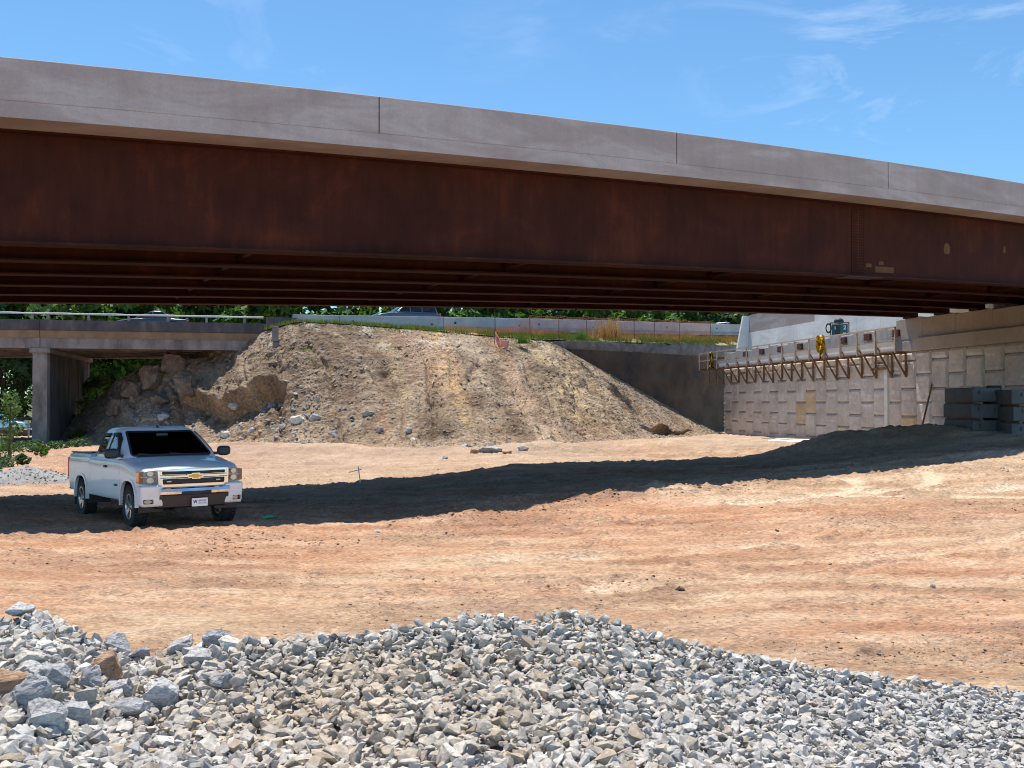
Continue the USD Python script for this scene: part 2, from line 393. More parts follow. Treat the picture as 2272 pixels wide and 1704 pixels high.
DECK_EDGE = noisy("bounce_tinted_deck_edge", [(0.3, (0.16, 0.11, 0.068)), (0.7, (0.25, 0.18, 0.115))], scale=1.2, stretch=(1, 1, 0.4), rough=0.9, bump=0.2, bscale=12)  # warm light bounced off the ground, painted into the brown
RUBBER = plain("tyre_rubber", (0.022, 0.021, 0.021), rough=0.85, spec=0.3)

# ------------------------------------------------------------------ the ground
_ctl = np.array([
    (-8.92, 17.7, -2.31), (-7.91, 18.1, -2.36), (-6.89, 18.6, -2.39), (-5.74, 19.15, -2.39), (-3.87, 20, -2.45), (-2.61, 20.6, -2.49), (-1.28, 21.3, -2.46), (0, 21.95, -2.39), (1.66, 22.85, -2.31),
    (3.89, 24.1, -2.20), (6.41, 25.6, -2.02), (10.83, 28.25, -1.88), (13.46, 29.9, -1.80), (15.86, 31.45, -1.75),
    (-16.36, 32.45, -3.02), (-14.52, 33.2, -3.10), (-9.14, 35.75, -3.12), (-7.12, 36.8, -3.06), (-4.84, 38.1, -2.92), (-2.39, 39.55, -2.77), (0, 41, -2.57), (3.12, 42.85, -2.59), (7.35, 45.5, -2.66), (10.93, 47.9, -2.66), (13.56, 49.75, -2.54), (16.2, 51.7, -2.41),
    (-5, 21.8, -2.46), (-8.5, 21.5, -2.43), (-9.5, 23.5, -2.5), (-3, 27, -2.75), (-12, 27, -2.75), (3, 30, -2.55), (8, 36, -2.45), (18, 40, -1.9),
    (-6, 3, -2.2), (0, 3, -2.2), (6, 3, -2.2), (-5, 8, -2.22), (0, 8, -2.2), (5, 8, -2.2), (-7, 12, -2.26), (0, 13, -2.3), (6, 13, -2.22), (10, 18, -2.06), (2, 17, -2.33), (18, 22, -1.85), (14, 24, -1.9),
    (-26, 62, -2.8), (-17, 60, -2.75), (-7, 57, -2.68), (0, 56, -2.62), (5, 66, -2.68), (15, 82, -2.85), (18.7, 89, -2.9), (21, 73, -2.75), (23.3, 58, -2.5), (25, 48, -2.1), (10, 60, -2.66),
    (-30, 66, -2.8), (-35, 64, -2.82), (-30, 50, -2.95), (-24, 45, -2.95), (-45, 40, -2.95), (-60, 60, -2.9), (-40, 90, -2.85), (-20, 16, -2.3), (20, 10, -1.9), (-60, 110, -2.8), (30, 30, -1.5), (30, 60, -2.0)])
_rbf = RBFInterpolator(_ctl[:, :2], _ctl[:, 2], kernel="linear", smoothing=0.05)


def ground_base(x, y):
    p = np.stack([np.clip(x, -60, 32), np.clip(y, 3, 110)], -1).reshape(-1, 2)
    z = np.concatenate([_rbf(p[i:i + 60000]) for i in range(0, len(p), 60000)]).reshape(np.shape(x))
    # a spoil heap in the bridge's shadow, low ridges on its near side
    for cx, cy, rx, ry, h in ((17.2, 46.5, 3.4, 2.6, 0.72), (14.4, 47.0, 2.3, 2.2, 0.38), (20.3, 45.0, 3.2, 2.6, 0.50), (23.5, 43.0, 3.5, 2.6, 0.5),
                              (0.9, 23.2, 2.6, 0.8, 0.20), (3.4, 24.3, 1.2, 0.6, 0.20), (-1.4, 21.9, 1.4, 0.7, 0.10), (15.5, 32.3, 2.2, 0.9, 0.22), (19.3, 33.5, 2.0, 0.9, 0.25),
                              (-16, 55.5, 4.5, 2.0, 0.45), (-10.5, 53.5, 4.0, 2.0, 0.40), (-4, 52, 3.0, 1.2, 0.25), (1.5, 54.5, 3.2, 1.4, 0.40), (7, 60, 4.0, 1.6, 0.35), (11, 62, 3.5, 1.8, 0.35), (14.5, 58, 3.0, 1.5, 0.3)):
        q = ((x - cx) / rx) ** 2 + ((y - cy) / ry) ** 2
        z = z + h * np.exp(-q * 1.1)
    return z


TRACKS = [
    ([(-9.5, 17.2), (-6.0, 16.3), (-2.0, 16.2), (2.5, 16.9), (6, 18.2)], 0.13, 0.11), ([(-9.5, 15.6), (-6.0, 14.8), (-2.0, 14.7), (2.5, 15.4), (6.5, 16.8)], 0.13, 0.11),
    ([(-5.2, 18.6), (-3.6, 16.4), (-2.8, 13.6), (-2.6, 10.8)], 0.12, 0.11), ([(2.0, 18.9), (4.6, 17.2), (8.4, 16.2), (12, 16.0)], 0.13, 0.11), ([(2.4, 20.4), (5.2, 18.7), (8.8, 17.7), (13, 17.5)], 0.13, 0.11),
    ([(-3, 13.2), (0.5, 12.9), (3.5, 13.6), (6.5, 15.0), (9.5, 17.5)], 0.28, 0.2), ([(0.5, 10.6), (2.2, 11.6), (4.4, 13.2), (8.5, 14.4)], 0.28, 0.2),  # wheel and crawler tracks: (points in plan, half width, cleat spacing)
    ([(9.0, 27.6), (8.4, 25.5), (8.35, 24.2), (7.7, 23.0), (6.4, 21.9), (4.6, 21.2)], 0.27, 0.17), ([(11.6, 28.3), (10.6, 26.0), (10.2, 24.6), (9.4, 23.4), (7.9, 22.5)], 0.27, 0.17),
    ([(16.5, 29.5), (13.6, 27.0), (12.7, 25.3), (12.9, 23.9), (11.8, 22.9), (9.9, 22.1)], 0.30, 0.18), ([(19.5, 29.0), (16.5, 26.2), (15.6, 24.6), (15.2, 23.2), (13.8, 22.2)], 0.30, 0.18),
    ([(3.2, 24.4), (6.0, 22.7), (9.0, 21.6), (13, 20.9)], 0.22, 0.2), ([(4.4, 25.0), (7.0, 23.6), (10.0, 22.6), (15, 21.9)], 0.22, 0.2),
    ([(1.2, 12.4), (3.0, 12.9), (5.0, 12.6), (8.5, 11.9)], 0.40, 0.26), ([(3.2, 10.4), (5.2, 11.1), (7.6, 11.2), (10, 11.0)], 0.42, 0.26), ([(2.6, 14.0), (5.0, 14.3), (9.0, 13.4)], 0.35, 0.24),
    ([(-7, 15.9), (-3, 14.6), (2, 15.2), (5, 16.9)], 0.3, 0.24), ([(-6, 12.2), (-3, 11.5), (1, 12.1)], 0.3, 0.24),
]


def _near_line(px, py, pts):
    best = np.full(px.shape, 9.0)
    along = np.zeros(px.shape)
    side = np.zeros(px.shape)
    s0 = 0.0
    for (x0, y0), (x1, y1) in zip(pts[:-1], pts[1:]):
        L = math.hypot(x1 - x0, y1 - y0)
        t = np.clip(((px - x0) * (x1 - x0) + (py - y0) * (y1 - y0)) / L ** 2, 0, 1)
        dx, dy = px - x0 - t * (x1 - x0), py - y0 - t * (y1 - y0)
        d = np.hypot(dx, dy)
        n = d < best
        best, along = np.where(n, d, best), np.where(n, s0 + t * L, along)
        side = np.where(n, (dx * (y1 - y0) - dy * (x1 - x0)) / L, side)
        s0 += L
    return best, along, side


def smooth_line(pts, n=8):
    from scipy.interpolate import CubicSpline
    p = np.array(pts, float)
    t = np.arange(len(p))
    return CubicSpline(t, p)(np.linspace(0, len(p) - 1, (len(p) - 1) * n + 1))


def lerp3(t, cols, stops):
    cols = np.array(cols)
    return np.stack([np.interp(t, stops, cols[:, k]) for k in range(3)], -1)


def _ground():
    th = np.concatenate([np.radians(np.linspace(-36, 36, 860)), np.radians(np.linspace(36, 324, 58))[1:-1]])
    r = np.concatenate([[0.4, 1.0, 1.7], np.geomspace(2.5, 96, 900), np.geomspace(99, 140, 14), [170, 230, 320, 500, 900, 1800, 4000]])
    R, T = np.meshgrid(r, th, indexing="ij")
    x, y = R * np.sin(T), R * np.cos(T)
    z = ground_base(x, y)
    near = R < 140
    P = np.stack([x, y, 0 * x], -1)
    q = P[near]
    big = FBM(q * 0.35, 3, 3) - 0.5
    st = FBM(q * np.array([0.55, 1.9, 1]), 5, 11) - 0.5               # blading passes run across the view
    rough = np.clip((FBM(q * np.array([0.30, 0.55, 1]), 3, 21) - 0.47) * 5, 0, 1)   # broken clods here, smooth fines there
    fine = FBM(q * np.array([3.4, 5.0, 1]), 4, 31) - 0.5
    xq, yq = q[:, 0], q[:, 1]
    # a churned belt along the near edge of the shade
    belt = np.exp(-((yq - (22.6 + 0.5 * xq)) / 1.6) ** 2) * np.clip((xq + 3.0) / 2, 0, 1) * np.clip((9 - xq) / 3, 0, 1)
    far = np.clip((yq - 40) / 12, 0, 1)
    toe = np.exp(-((yq - 53) / 7.0) ** 2) * np.clip((24 - np.abs(xq + 3)) / 6, 0, 1)
    spoil = np.exp(-((xq - 17.5) / 4.5) ** 2 - ((yq - 46.3) / 3.2) ** 2)
    rough = np.clip(rough * (1 - 0.3 * far) + belt + 0.8 * toe, 0, 1)
    scale = np.clip(yq / 14, 0.55, 1.9)
    h = 0.10 * big * scale + 0.075 * st * scale + rough * fine * 0.085 * scale + 0.02 * fine + rough * 0.05 * (FBM(q * np.array([7.0, 12.0, 1]), 3, 38) - 0.5) + 0.030 * (FBM(q * np.array([6.0, 9.0, 1]), 3, 35) - 0.5) + belt * 0.20 * (FBM(q * 1.1, 5, 41) - 0.35)
    h = h + toe * 0.42 * (FBM(q * np.array([0.55, 0.8, 1]), 4, 42) - 0.45) + spoil * 0.75 * (FBM(q * 0.75, 4, 43) - 0.42)
    lift = np.abs(FBM(q * np.array([1.1, 3.6, 1]), 4, 51) - 0.5)
    crust = np.clip(0.07 - lift, 0, 0.07) / 0.07                     # torn thin ridges
    h = h + 0.020 * crust * scale * (0.35 + 0.65 * (1 - rough))
    flake = np.clip(FBM(q * np.array([4.2, 8.5, 1]), 4, 36) - 0.55, 0, 0.2) * 5 * np.clip((FBM(q * np.array([0.7, 1.7, 1]), 3, 37) - 0.44) * 6, 0, 1)
    h = h + 0.040 * flake * np.clip(yq / 14, 0.6, 1.6)
    tone = 0.50 + 0.80 * st + 0.50 * big + 0.55 * (FBM(q * np.array([1.8, 3.4, 1]), 5, 61) - 0.5)
    hue = FBM(q * np.array([0.16, 0.30, 1]), 4, 71) - 0.5 + 0.35 * (FBM(q * np.array([0.8, 2.2, 1]), 3, 72) - 0.5)
    dark = rough * np.clip(0.6 + 2.2 * fine, 0, 1) * 0.45 + crust * 0.25 + 0.30 * flake
    pale = np.zeros(len(xq))
    for pts, w, gap in TRACKS:
        line = smooth_line(pts)
        d, a, sd = _near_line(xq, yq, line)
        m = np.clip((w - d) / 0.10, 0, 1) * np.clip((FBM(q * np.array([0.9, 1.6, 1]), 3, 95) - 0.33) * 5, 0, 1)
        rim = np.exp(-((d - w - 0.05) / 0.06) ** 2) * np.clip((FBM(q * 0.8, 3, 96) - 0.45) * 5, 0, 1)
        tread = np.sin(2 * np.pi * (a + (sd if w < 0.2 else np.abs(sd)) * 0.55) / gap)
        h = h * (1 - 0.75 * m) + m * (-0.022 + 0.014 * tread) + 0.03 * rim
        far_ = 1.0 if min(p_[1] for p_ in pts) > 20 else 0.38
        tone = tone + m * far_ * (0.36 + 0.08 * tread)
        dark = dark * (1 - 0.8 * m)
        pale = np.maximum(pale, m * (far_ if far_ == 1.0 else 0.0) * (0.8 + 0.2 * tread))
    tone = tone + 0.10 * (FBM(q * np.array([2.0, 9.0, 1]), 3, 81) - 0.5)
    warm = np.clip(0.5 + 2.4 * hue - 0.045 * np.clip(xq, -20, 12), 0, 1)     # redder to the left, sandier to the right
    sand = lerp3(tone, [(0.315, 0.195, 0.120), (0.435, 0.290, 0.184), (0.53, 0.382, 0.258), (0.62, 0.49, 0.365)], [0.05, 0.42, 0.68, 1.05])
    clay = lerp3(tone, [(0.315, 0.146, 0.083), (0.435, 0.228, 0.136), (0.53, 0.322, 0.208), (0.61, 0.44, 0.318)], [0.05, 0.42, 0.70, 1.05])
    col = (sand * (1 - warm[:, None]) + clay * warm[:, None]) * np.array((0.985, 0.96, 0.92))
    brown = np.array((0.24, 0.155, 0.108))
    col = col * (1 - dark[:, None]) + brown * dark[:, None]
    grey = np.clip((FBM(q * 0.12, 3, 91) - 0.5) * 3 + (yq - 30) / 30, 0, 1)[:, None] * 0.75         # drab subsoil away from the worked face
    col = col * (1 - grey) + grey * np.array((0.39, 0.288, 0.205)) * (0.70 + 0.6 * tone[:, None])
    col = col * (1 - 0.75 * pale[:, None]) + 0.75 * pale[:, None] * np.array((0.63, 0.485, 0.335))
    # grass and forest floor far off to the left and behind
    h = h - 0.32 * np.clip((7.75 - yq) / 0.8, 0, 1) * np.clip((yq - 2) / 1.0, 0, 1)      # dug away under the stone heap
    z[near] += h
    tint = np.empty(P.shape)
    tint[...] = (0.10, 0.11, 0.045)
    tint[near] = col
    zz = z.ravel()
    v = np.stack([x.ravel(), y.ravel(), zz], -1)
    v = np.vstack([v, [[0, 0, float(ground_base(np.array([0.0]), np.array([0.0]))[0])]]])
    f = grid_faces(len(r), len(th), wrap=True)[:, ::-1]
    k = np.arange(len(th))
    f = np.vstack([f, np.stack([k, np.full_like(k, len(v) - 1), (k + 1) % len(th)], 1)[:, ::-1]])
    tint = np.vstack([tint.reshape(-1, 3), [[0.4, 0.3, 0.2]]])
    return (v, f), np.clip(tint, 0.02, 0.75), (r, th, z)


_gm, _gt, _gz = _ground()
single("ground", _gm, DIRT, kind="structure", smooth=True, attrs={"tint": _gt})
from scipy.interpolate import RegularGridInterpolator
_th_sorted = np.argsort(np.where(_gz[1] > np.pi, _gz[1] - 2 * np.pi, _gz[1]))
_ths = np.where(_gz[1] > np.pi, _gz[1] - 2 * np.pi, _gz[1])[_th_sorted]
_gi = RegularGridInterpolator((_gz[0], _ths), _gz[2][:, _th_sorted], bounds_error=False, fill_value=None)


def ground(x, y):
    x, y = np.asarray(x, float), np.asarray(y, float)
    return _gi(np.stack([np.hypot(x, y), np.arctan2(x, y)], -1))

# ------------------------------------------------------------------ the new steel girder overpass
def deck_line(X):
    X = np.asarray(X, float)
    return np.stack([X, 26.675 + 0.5474 * X + 0.0042 * X * X, 3.67 + 0.0359 * X + 0.0001 * X * X], -1)


def deck_normal(X):
    a = 0.5474 + 0.0084 * np.asarray(X, float)
    n = np.stack([-a, np.ones_like(a), 0 * a], -1)
    return n / np.linalg.norm(n, axis=-1, keepdims=True)


def along(X, o, h):
    return deck_line(X) + deck_normal(X) * np.asarray(o)[..., None] + np.stack([0 * np.asarray(h), 0 * np.asarray(h), np.asarray(h)], -1)


def bridge_sweep(prof, xs, o=0.0, flip=False):
    """profile: (offset across the bridge, height over the girder soffit)"""
    xs = np.asarray(xs, float)
    prof = np.asarray(prof, float)
    c, n = deck_line(xs), deck_normal(xs)
    rings = c[:, None] + n[:, None] * (prof[None, :, :1] + o) + np.array([0, 0, 1.0]) * prof[None, :, 1:]
    return sweep(prof, rings)


WALL_A, WALL_B = np.array([18.67, 89.0]), np.array([23.34, 58.4])      # plan of the block-faced abutment wall
WALL_D = (WALL_B - WALL_A) / np.linalg.norm(WALL_B - WALL_A)
WALL_N = np.array([WALL_D[1], -WALL_D[0]])                              # towards the cut, facing left
SPACING, NG = 2.8, 6


def girder_end(o):
    """the X of the deck line at which a girder set off by o has gone 1.0 m past the wall's face"""
    for X in np.arange(15, 45, 0.05):
        p = along(np.array(X), np.array(o), np.array(0.0))[:2]
        if (p - WALL_A) @ -WALL_N > 1.0:
            return X
    return 45.0


X0 = -46.0
xs_to = lambda a, b, step=1.6: np.linspace(a, b, max(2, int(abs(b - a) / step) + 1))
bridge = Thing("steel_girder_overpass", "new highway overpass with rust-brown steel girders and pale concrete barrier", "bridge", loc=deck_line(np.array(0.0)))
END = girder_end(7.0)
# slab with its fascia
bridge.add("deck_slab", bridge_sweep([(-1.16, 2.403), (15.16, 2.403), (15.16, 2.74), (-1.16, 2.74)], xs_to(X0, END + 2)), CONC)
# barriers: cast in lengths with open joints
joints = [X0, -37.5, -29, -20.5, -12.0, -3.65, 3.97, 11.49, 19.4, 27.6, END + 2]
for lab, prof in ((0, [(-1.145, 2.745), (-1.16, 2.765), (-1.16, 3.605), (-1.145, 3.62), (-0.93, 3.62), (-0.92, 3.60), (-0.84, 3.0), (-0.72, 2.83), (-0.72, 2.745)]),
                  (1, [(15.145, 2.745), (14.72, 2.745), (14.72, 2.83), (14.84, 3.0), (14.92, 3.60), (14.93, 3.62), (15.145, 3.62), (15.16, 3.605), (15.16, 2.765)])):
    for a, b in zip(joints[:-1], joints[1:]):
        if b - a > 0.5:
            bridge.add("barrier_length", bridge_sweep(prof, xs_to(a + 0.014, b - 0.014)), CONC)
SPL = 11.45                                                              # the bolted field splice
gpaths = []
for k in range(NG):
    o = SPACING * k
    e = girder_end(o)
    fl, ft = 0.26, 0.045
    prof = [(-fl, 0), (fl, 0), (fl, ft), (0.010, ft), (0.010, 2.36), (0.22, 2.36), (0.22, 2.398), (-0.22, 2.398), (-0.22, 2.36), (-0.010, 2.36), (-0.010, ft), (-fl, ft)]
    g = bridge.add("girder", bridge_sweep(prof, xs_to(X0, e), o), STEEL)
    gpaths.append(g)
    if k == 0:
        bridge.add("splice_plate", bridge_sweep([(-0.026, 0.10), (-0.011, 0.10), (-0.011, 2.30), (-0.026, 2.30)], [SPL - 0.28, SPL + 0.28], o), STEEL, parent=g)
        bridge.add("splice_plate", bridge_sweep([(-0.30, -0.022), (0.30, -0.022), (0.30, -0.002), (-0.30, -0.002)], [SPL - 0.75, SPL + 0.75], o), STEEL_DARK, parent=g)
        bolts = []
        for X in (SPL - 0.22, SPL - 0.14, SPL - 0.06, SPL + 0.06, SPL + 0.14, SPL + 0.22):
            for h in np.linspace(0.16, 2.24, 24):
                c = along(np.array(X), np.array(-0.036 + o), np.array(h))
                n = deck_normal(np.array(X))
                bolts.append(rod(c + n * 0.012, c - n * 0.012, 0.022, 6))
        bridge.add("bolt", cat_(bolts), STEEL, parent=g, kind="stuff")
        # unpainted and primed marks on the face near the splice
        for X, h, w, hh in ((SPL + 1.15, 0.20, 0.42, 0.20), (SPL + 0.45, 0.36, 0.12, 0.12), (SPL + 1.0, 0.46, 0.10, 0.12)):
            q = bridge_sweep([(-0.0135, h), (-0.0105, h), (-0.0105, h + hh), (-0.0135, h + hh)], [X - w, X + w], o)
            bridge.add("primer_mark", q, OCHRE, parent=g)
        for X, h in ((15.55, 1.18), (18.65, 1.35)):
            t = np.linspace(0, 2 * np.pi, 14, endpoint=False)
            w, hh = (0.16, 0.22) if X < 17 else (0.07, 0.15)
            pts = np.stack([X + w * np.cos(t), h + hh * np.sin(t) + 0.10 * (np.sin(t) < -0.9)], -1)
            va = along(pts[:, 0], np.full(14, -0.0135 + o), pts[:, 1])
            vb = along(pts[:, 0], np.full(14, -0.0105 + o), pts[:, 1])
            bridge.add("primer_mark", trimesh.Trimesh(*_hull(np.vstack([va, vb])), process=False), OCHRE, parent=g)
# cross frames between the girders
n_fr = 0
for k in range(NG - 1):
    for j, X in enumerate(np.arange(-33.4, 34, 6.9)):
        o0, o1 = SPACING * k, SPACING * (k + 1)
        if X > girder_end(o1) - 1.5:
            continue
        A = lambda o, h, dx=0.0: along(np.array(X + dx), np.array(o), np.array(h))
        m_ = 0.5 * (o0 + o1)
        fr = [beam(A(o0 + 0.02, 0.22), A(o1 - 0.02, 0.22), 0.13, 0.10), beam(A(o0 + 0.02, 2.1), A(o1 - 0.02, 2.1), 0.10, 0.10), beam(A(o0 + 0.03, 2.05), A(m_, 0.27), 0.09, 0.09), beam(A(m_, 0.27), A(o1 - 0.03, 2.05), 0.09, 0.09)]
        for o, s in ((o0, 1), (o1, -1)):
            fr.append(beam(A(o + s * 0.10, 0.05), A(o + s * 0.10, 2.35), 0.17, 0.014, up=tuple(deck_line(np.array(X + .1)) - deck_line(np.array(X)))))
        bridge.add("cross_frame", cat_(fr), STEEL)

# ------------------------------------------------------------------ the cut embankment
def _pl(pts):
    """a polyline resampled by arc length, as a function of t in 0..1"""
    p = np.array(pts, float)
    s = np.concatenate([[0], np.cumsum(np.linalg.norm(np.diff(p, axis=0), axis=1))])
    s /= s[-1]
    return lambda t: np.stack([np.interp(t, s, p[:, k]) for k in range(3)], -1)


BW_A, BW_B = np.array([3.1, 80.0]), np.array([20.6, 97.0])              # plan of the brown wall
FOOT = [(-33.5, 72, -3.0), (-30.5, 69.0, -2.95), (-26.5, 66.5, -2.95), (-21.0, 63.2, -2.9), (-15.5, 59.8, -2.9), (-11, 58, -2.85), (-7, 57, -2.85), (-2, 56.8, -2.8), (2, 60, -2.8), (5.5, 66, -2.8), (10, 74.5, -2.9), (15.5, 83.5, -3.0), (19.3, 88.6, -3.1)]
CREST = [(-34.2, 75, -2.9), (-32.2, 74.6, -1.4), (-30.3, 74, 0.3), (-27, 73, 2.3), (-23.5, 71.6, 3.15), (-19.5, 70.2, 3.8), (-16.6, 68.3, 4.75), (-14.6, 68.2, 5.28), (-12.0, 69.4, 5.28), (-8.0, 72.0, 5.15), (-4.5, 74.4, 5.0), (-1.0, 77, 4.85), (3.0, 79.6, 4.75)]
_w = [(3.0 + t * (19.1 - 3.0), 79.6 + t * (93.5 - 79.6), 4.75 - t * 7.85) for t in np.linspace(0.04, 1, 14)]
FOOT_T = np.array([0, .05, .10, .19, .26, .33, .39, .47, .55, .64, .77, .91, 1.0])
CREST_P = CREST + _w
CREST_T = np.concatenate([np.interp(np.arange(len(CREST)), [0, 4, 7, 12], [0, .16, .27, .60]), np.interp(np.linspace(.04, 1, 14), [0, 1], [.60, 1.0])])


def mound_base(u, w):
    """u along the cut (0 left end), w up the slope"""
    F = np.stack([np.interp(u, FOOT_T, np.array(FOOT)[:, k]) for k in range(3)], -1)
    C = np.stack([np.interp(u, CREST_T, np.array(CREST_P)[:, k]) for k in range(3)], -1)
    return F + (C - F) * w[..., None]


def _mound():
    nu, nw = 560, 250
    from scipy.ndimage import gaussian_filter1d
    U, W = np.meshgrid(np.linspace(0, 1, nu), np.linspace(0, 1, nw), indexing="ij")
    P = mound_base(U, W)
    P = gaussian_filter1d(P, 7, axis=0, mode="nearest")
    du, dw = np.gradient(P, axis=0), np.gradient(P, axis=1)
    N = np.cross(du, dw)
    N /= np.linalg.norm(N, axis=-1, keepdims=True)
    x, y, z = P[..., 0], P[..., 1], P[..., 2]
    hgt = np.maximum(P[:, -1, 2] - P[:, 0, 2], 0.2)[:, None]
    edge = np.minimum(W, 1 - W)
    # belly: scraped slope slightly hollow at the foot, rounded at the brow
    prof = -0.55 * np.sin(np.pi * W) * (0.5 + 0.5 * np.cos(np.pi * W)) + 0.25 * np.sin(np.pi * W)
    # rills and teeth marks run down the slope, leaning to the right as they fall
    fall = x + (1 - W) * -4.5
    fall = fall + 2.2 * (FBM(np.stack([x * 0.22, W * 1.4, 0 * W + 3], -1), 3, 13) - 0.5)
    rill = FBM(np.stack([fall * 0.95, W * 1.8, 0 * W], -1), 5, 5) - 0.5
    rill2 = FBM(np.stack([fall * 3.4, W * 2.0, 0 * W + 4], -1), 4, 6) - 0.5
    lump = FBM(P * 0.42, 4, 7) - 0.5
    grain = FBM(P * 2.1, 4, 8) - 0.5
    clod = np.abs(FBM(P * 1.15, 4, 9) - 0.5)
    amp = np.clip(hgt / 6, 0.15, 1) * np.clip(edge * 9, 0.12, 1)
    gully = np.clip(0.055 - np.abs(FBM(np.stack([fall * 0.55, W * 0.9, 0 * W + 9], -1), 3, 12) - 0.5), 0, 1) / 0.055
    d = amp * (prof + 0.60 * lump + 0.42 * rill + 0.22 * rill2 + 0.34 * grain - 0.28 * clod - 0.30 * gully * np.clip((0.9 - W) * 4, 0, 1))
    # the undercut at the left: a dark hollow below a ledge of harder earth
    u0 = np.interp(x, [-26, 0], [0, 1])
    def blob(cx, cw, rx, rw, p=2.0):
        return np.exp(-(np.abs((x - cx) / rx) ** p + np.abs((W - cw) / rw) ** p))
    ledge = 0.46 + 0.05 * np.sin(x * 1.1) + 0.10 * (FBM(np.stack([x * 0.9, 0 * x, 0 * x + 2], -1), 3, 15) - 0.5)
    in_cave = np.clip((x + 22.4) / 1.2, 0, 1) * np.clip((-14.0 - x) / 1.0, 0, 1)
    below = 1 / (1 + np.exp((W - ledge) / 0.012))
    deep = below * np.exp(-np.clip(ledge - W, 0, 1) / 0.20) * in_cave
    d = d - 1.75 * deep * (0.75 + 0.9 * (FBM(P * np.array([0.8, 0.8, 0.5]), 3, 16) - 0.3))
    d = d + 0.50 * np.exp(-((W - ledge - 0.03) / 0.05) ** 2) * in_cave
    # tall bank of rock left of it, under the old bridge
    rocky = np.clip((-21.8 - x) / 1.5, 0, 1)
    d = d + rocky * amp * (1.5 * (FBM(P * 0.5, 2, 17) - 0.45) + 0.5 * np.floor(4 * FBM(P * 0.55, 2, 18)) / 4)
    # a little scarp near the right foot
    sc = np.exp(-(((x - 12.3) / 1.9) ** 2 + ((W - 0.30) / 0.16) ** 2)) * (W < 0.30 + 0.06 * np.sin(x * 2.2))
    d = d - 0.75 * sc
    V = P + N * d[..., None]
    # colour
    t = 0.5 + 1.1 * (FBM(P * 0.5, 4, 19) - 0.5) + 0.9 * rill + 0.5 * grain
    base = lerp3(t, [(0.140, 0.095, 0.062), (0.235, 0.166, 0.110), (0.325, 0.240, 0.164), (0.44, 0.34, 0.245)], [0.15, 0.42, 0.66, 0.95])
    red = np.clip((FBM(np.stack([fall * 0.45, W * 1.3, 0 * W], -1), 3, 20) - 0.53) * 6, 0, 1) * 0.4
    base = base * (1 - red[..., None]) + red[..., None] * np.array((0.42, 0.24, 0.14))
    for cx, w_, k_, c in ((-5.6, 0.55, 0.8, (0.56, 0.37, 0.165)), (2.2, 1.5, 0.85, (0.60, 0.45, 0.25)), (-9.0, 0.6, 0.5, (0.50, 0.36, 0.2)), (5.4, 1.4, 0.5, (0.52, 0.38, 0.22))):
        band = np.exp(-((x - cx - (1 - W) * 3.6 - 1.0 * (FBM(P * 0.6, 2, 22) - 0.5)) / w_) ** 2) * k_ * np.clip(FBM(P * 0.9, 3, 23) * 3 - 0.9, 0, 1) * np.clip((W - 0.12) * 5, 0, 1)
        base = base * (1 - band[..., None]) + band[..., None] * np.array(c)
    pale = np.clip((FBM(P * 0.8, 3, 26) - 0.56) * 7, 0, 1) * np.clip((W - 0.72) * 6, 0, 1) * 0.7
    base = base * (1 - pale[..., None]) + pale[..., None] * np.array((0.56, 0.48, 0.37))
    footc = np.clip((0.16 - W) * 7, 0, 1)[..., None] * 0.8
    base = base * (1 - footc) + footc * np.array((0.44, 0.31, 0.20)) * (0.8 + 0.4 * t[..., None])
    rk = (rocky * 0.8)[..., None]
    base = base * (1 - rk) + rk * np.array((0.30, 0.235, 0.175)) * (0.6 + 0.8 * t[..., None])
    iron = (in_cave * np.clip(1 - np.abs(W - ledge + 0.02) / 0.06, 0, 1) * 0.6)[..., None]
    base = base * (1 - iron) + iron * np.array((0.33, 0.22, 0.125))
    return V, np.clip(base, 0.03, 0.7), N


_mv, _mc, _mn = _mound()
single("embankment", (_mv.reshape(-1, 3), grid_faces(*_mv.shape[:2])), MOUND, kind="structure", smooth=True, attrs={"tint": _mc.reshape(-1, 3)})

# ------------------------------------------------------------------ the highway on top: verge, carriageway
BAR = _pl([(-15.6, 72.0, 5.10), (-8, 76.0, 5.32), (4.7, 84.0, 5.74), (13, 93, 6.2), (20.5, 100.5, 6.6), (34, 113, 7.2)])
BARP = np.array([(-15.6, 72.0, 5.10), (-8, 76.0, 5.32), (4.7, 84.0, 5.74), (13, 93, 6.2), (20.5, 100.5, 6.6), (34, 113, 7.2)])


def _verge():
    n, k = 260, 26
    cr = np.array(CREST[6:] + [(BW_A[0] + t * (BW_B[0] - BW_A[0]), BW_A[1] + t * (BW_B[1] - BW_A[1]), 4.78 + 0.5 * t) for t in np.linspace(0.02, 1, 12)] + [(34, 110, 6.2)])
    front = _pl(cr)(np.linspace(0, 1, n))
    xb = np.interp(np.linspace(0, 1, n), [0, 1], [-17, 34])
    back = np.stack([front[:, 0] - 0.2, np.interp(front[:, 0], BARP[:, 0], BARP[:, 1]) + 0.9, np.interp(front[:, 0], BARP[:, 0], BARP[:, 2]) - 0.04], -1)
    W = np.linspace(0, 1, k)[None, :, None]
    P = front[:, None] * (1 - W) + back[:, None] * W
    d = np.clip(np.minimum(W[..., 0], 1 - W[..., 0]) * 6, 0.15, 1)
    P[..., 2] += d * (0.35 * (FBM(P * 0.8, 3, 101) - 0.45)) + 0.05
    return P


_vg = _verge()
single("grass_verge", (_vg.reshape(-1, 3), grid_faces(*_vg.shape[:2])[:, ::-1]), GRASSY, kind="structure", smooth=True)
_vi = lambda rng, n: (lambda a, b: _vg[(a * (_vg.shape[0] - 1)).astype(int), (b * (_vg.shape[1] - 1)).astype(int)])(rng.random(n), rng.random(n))


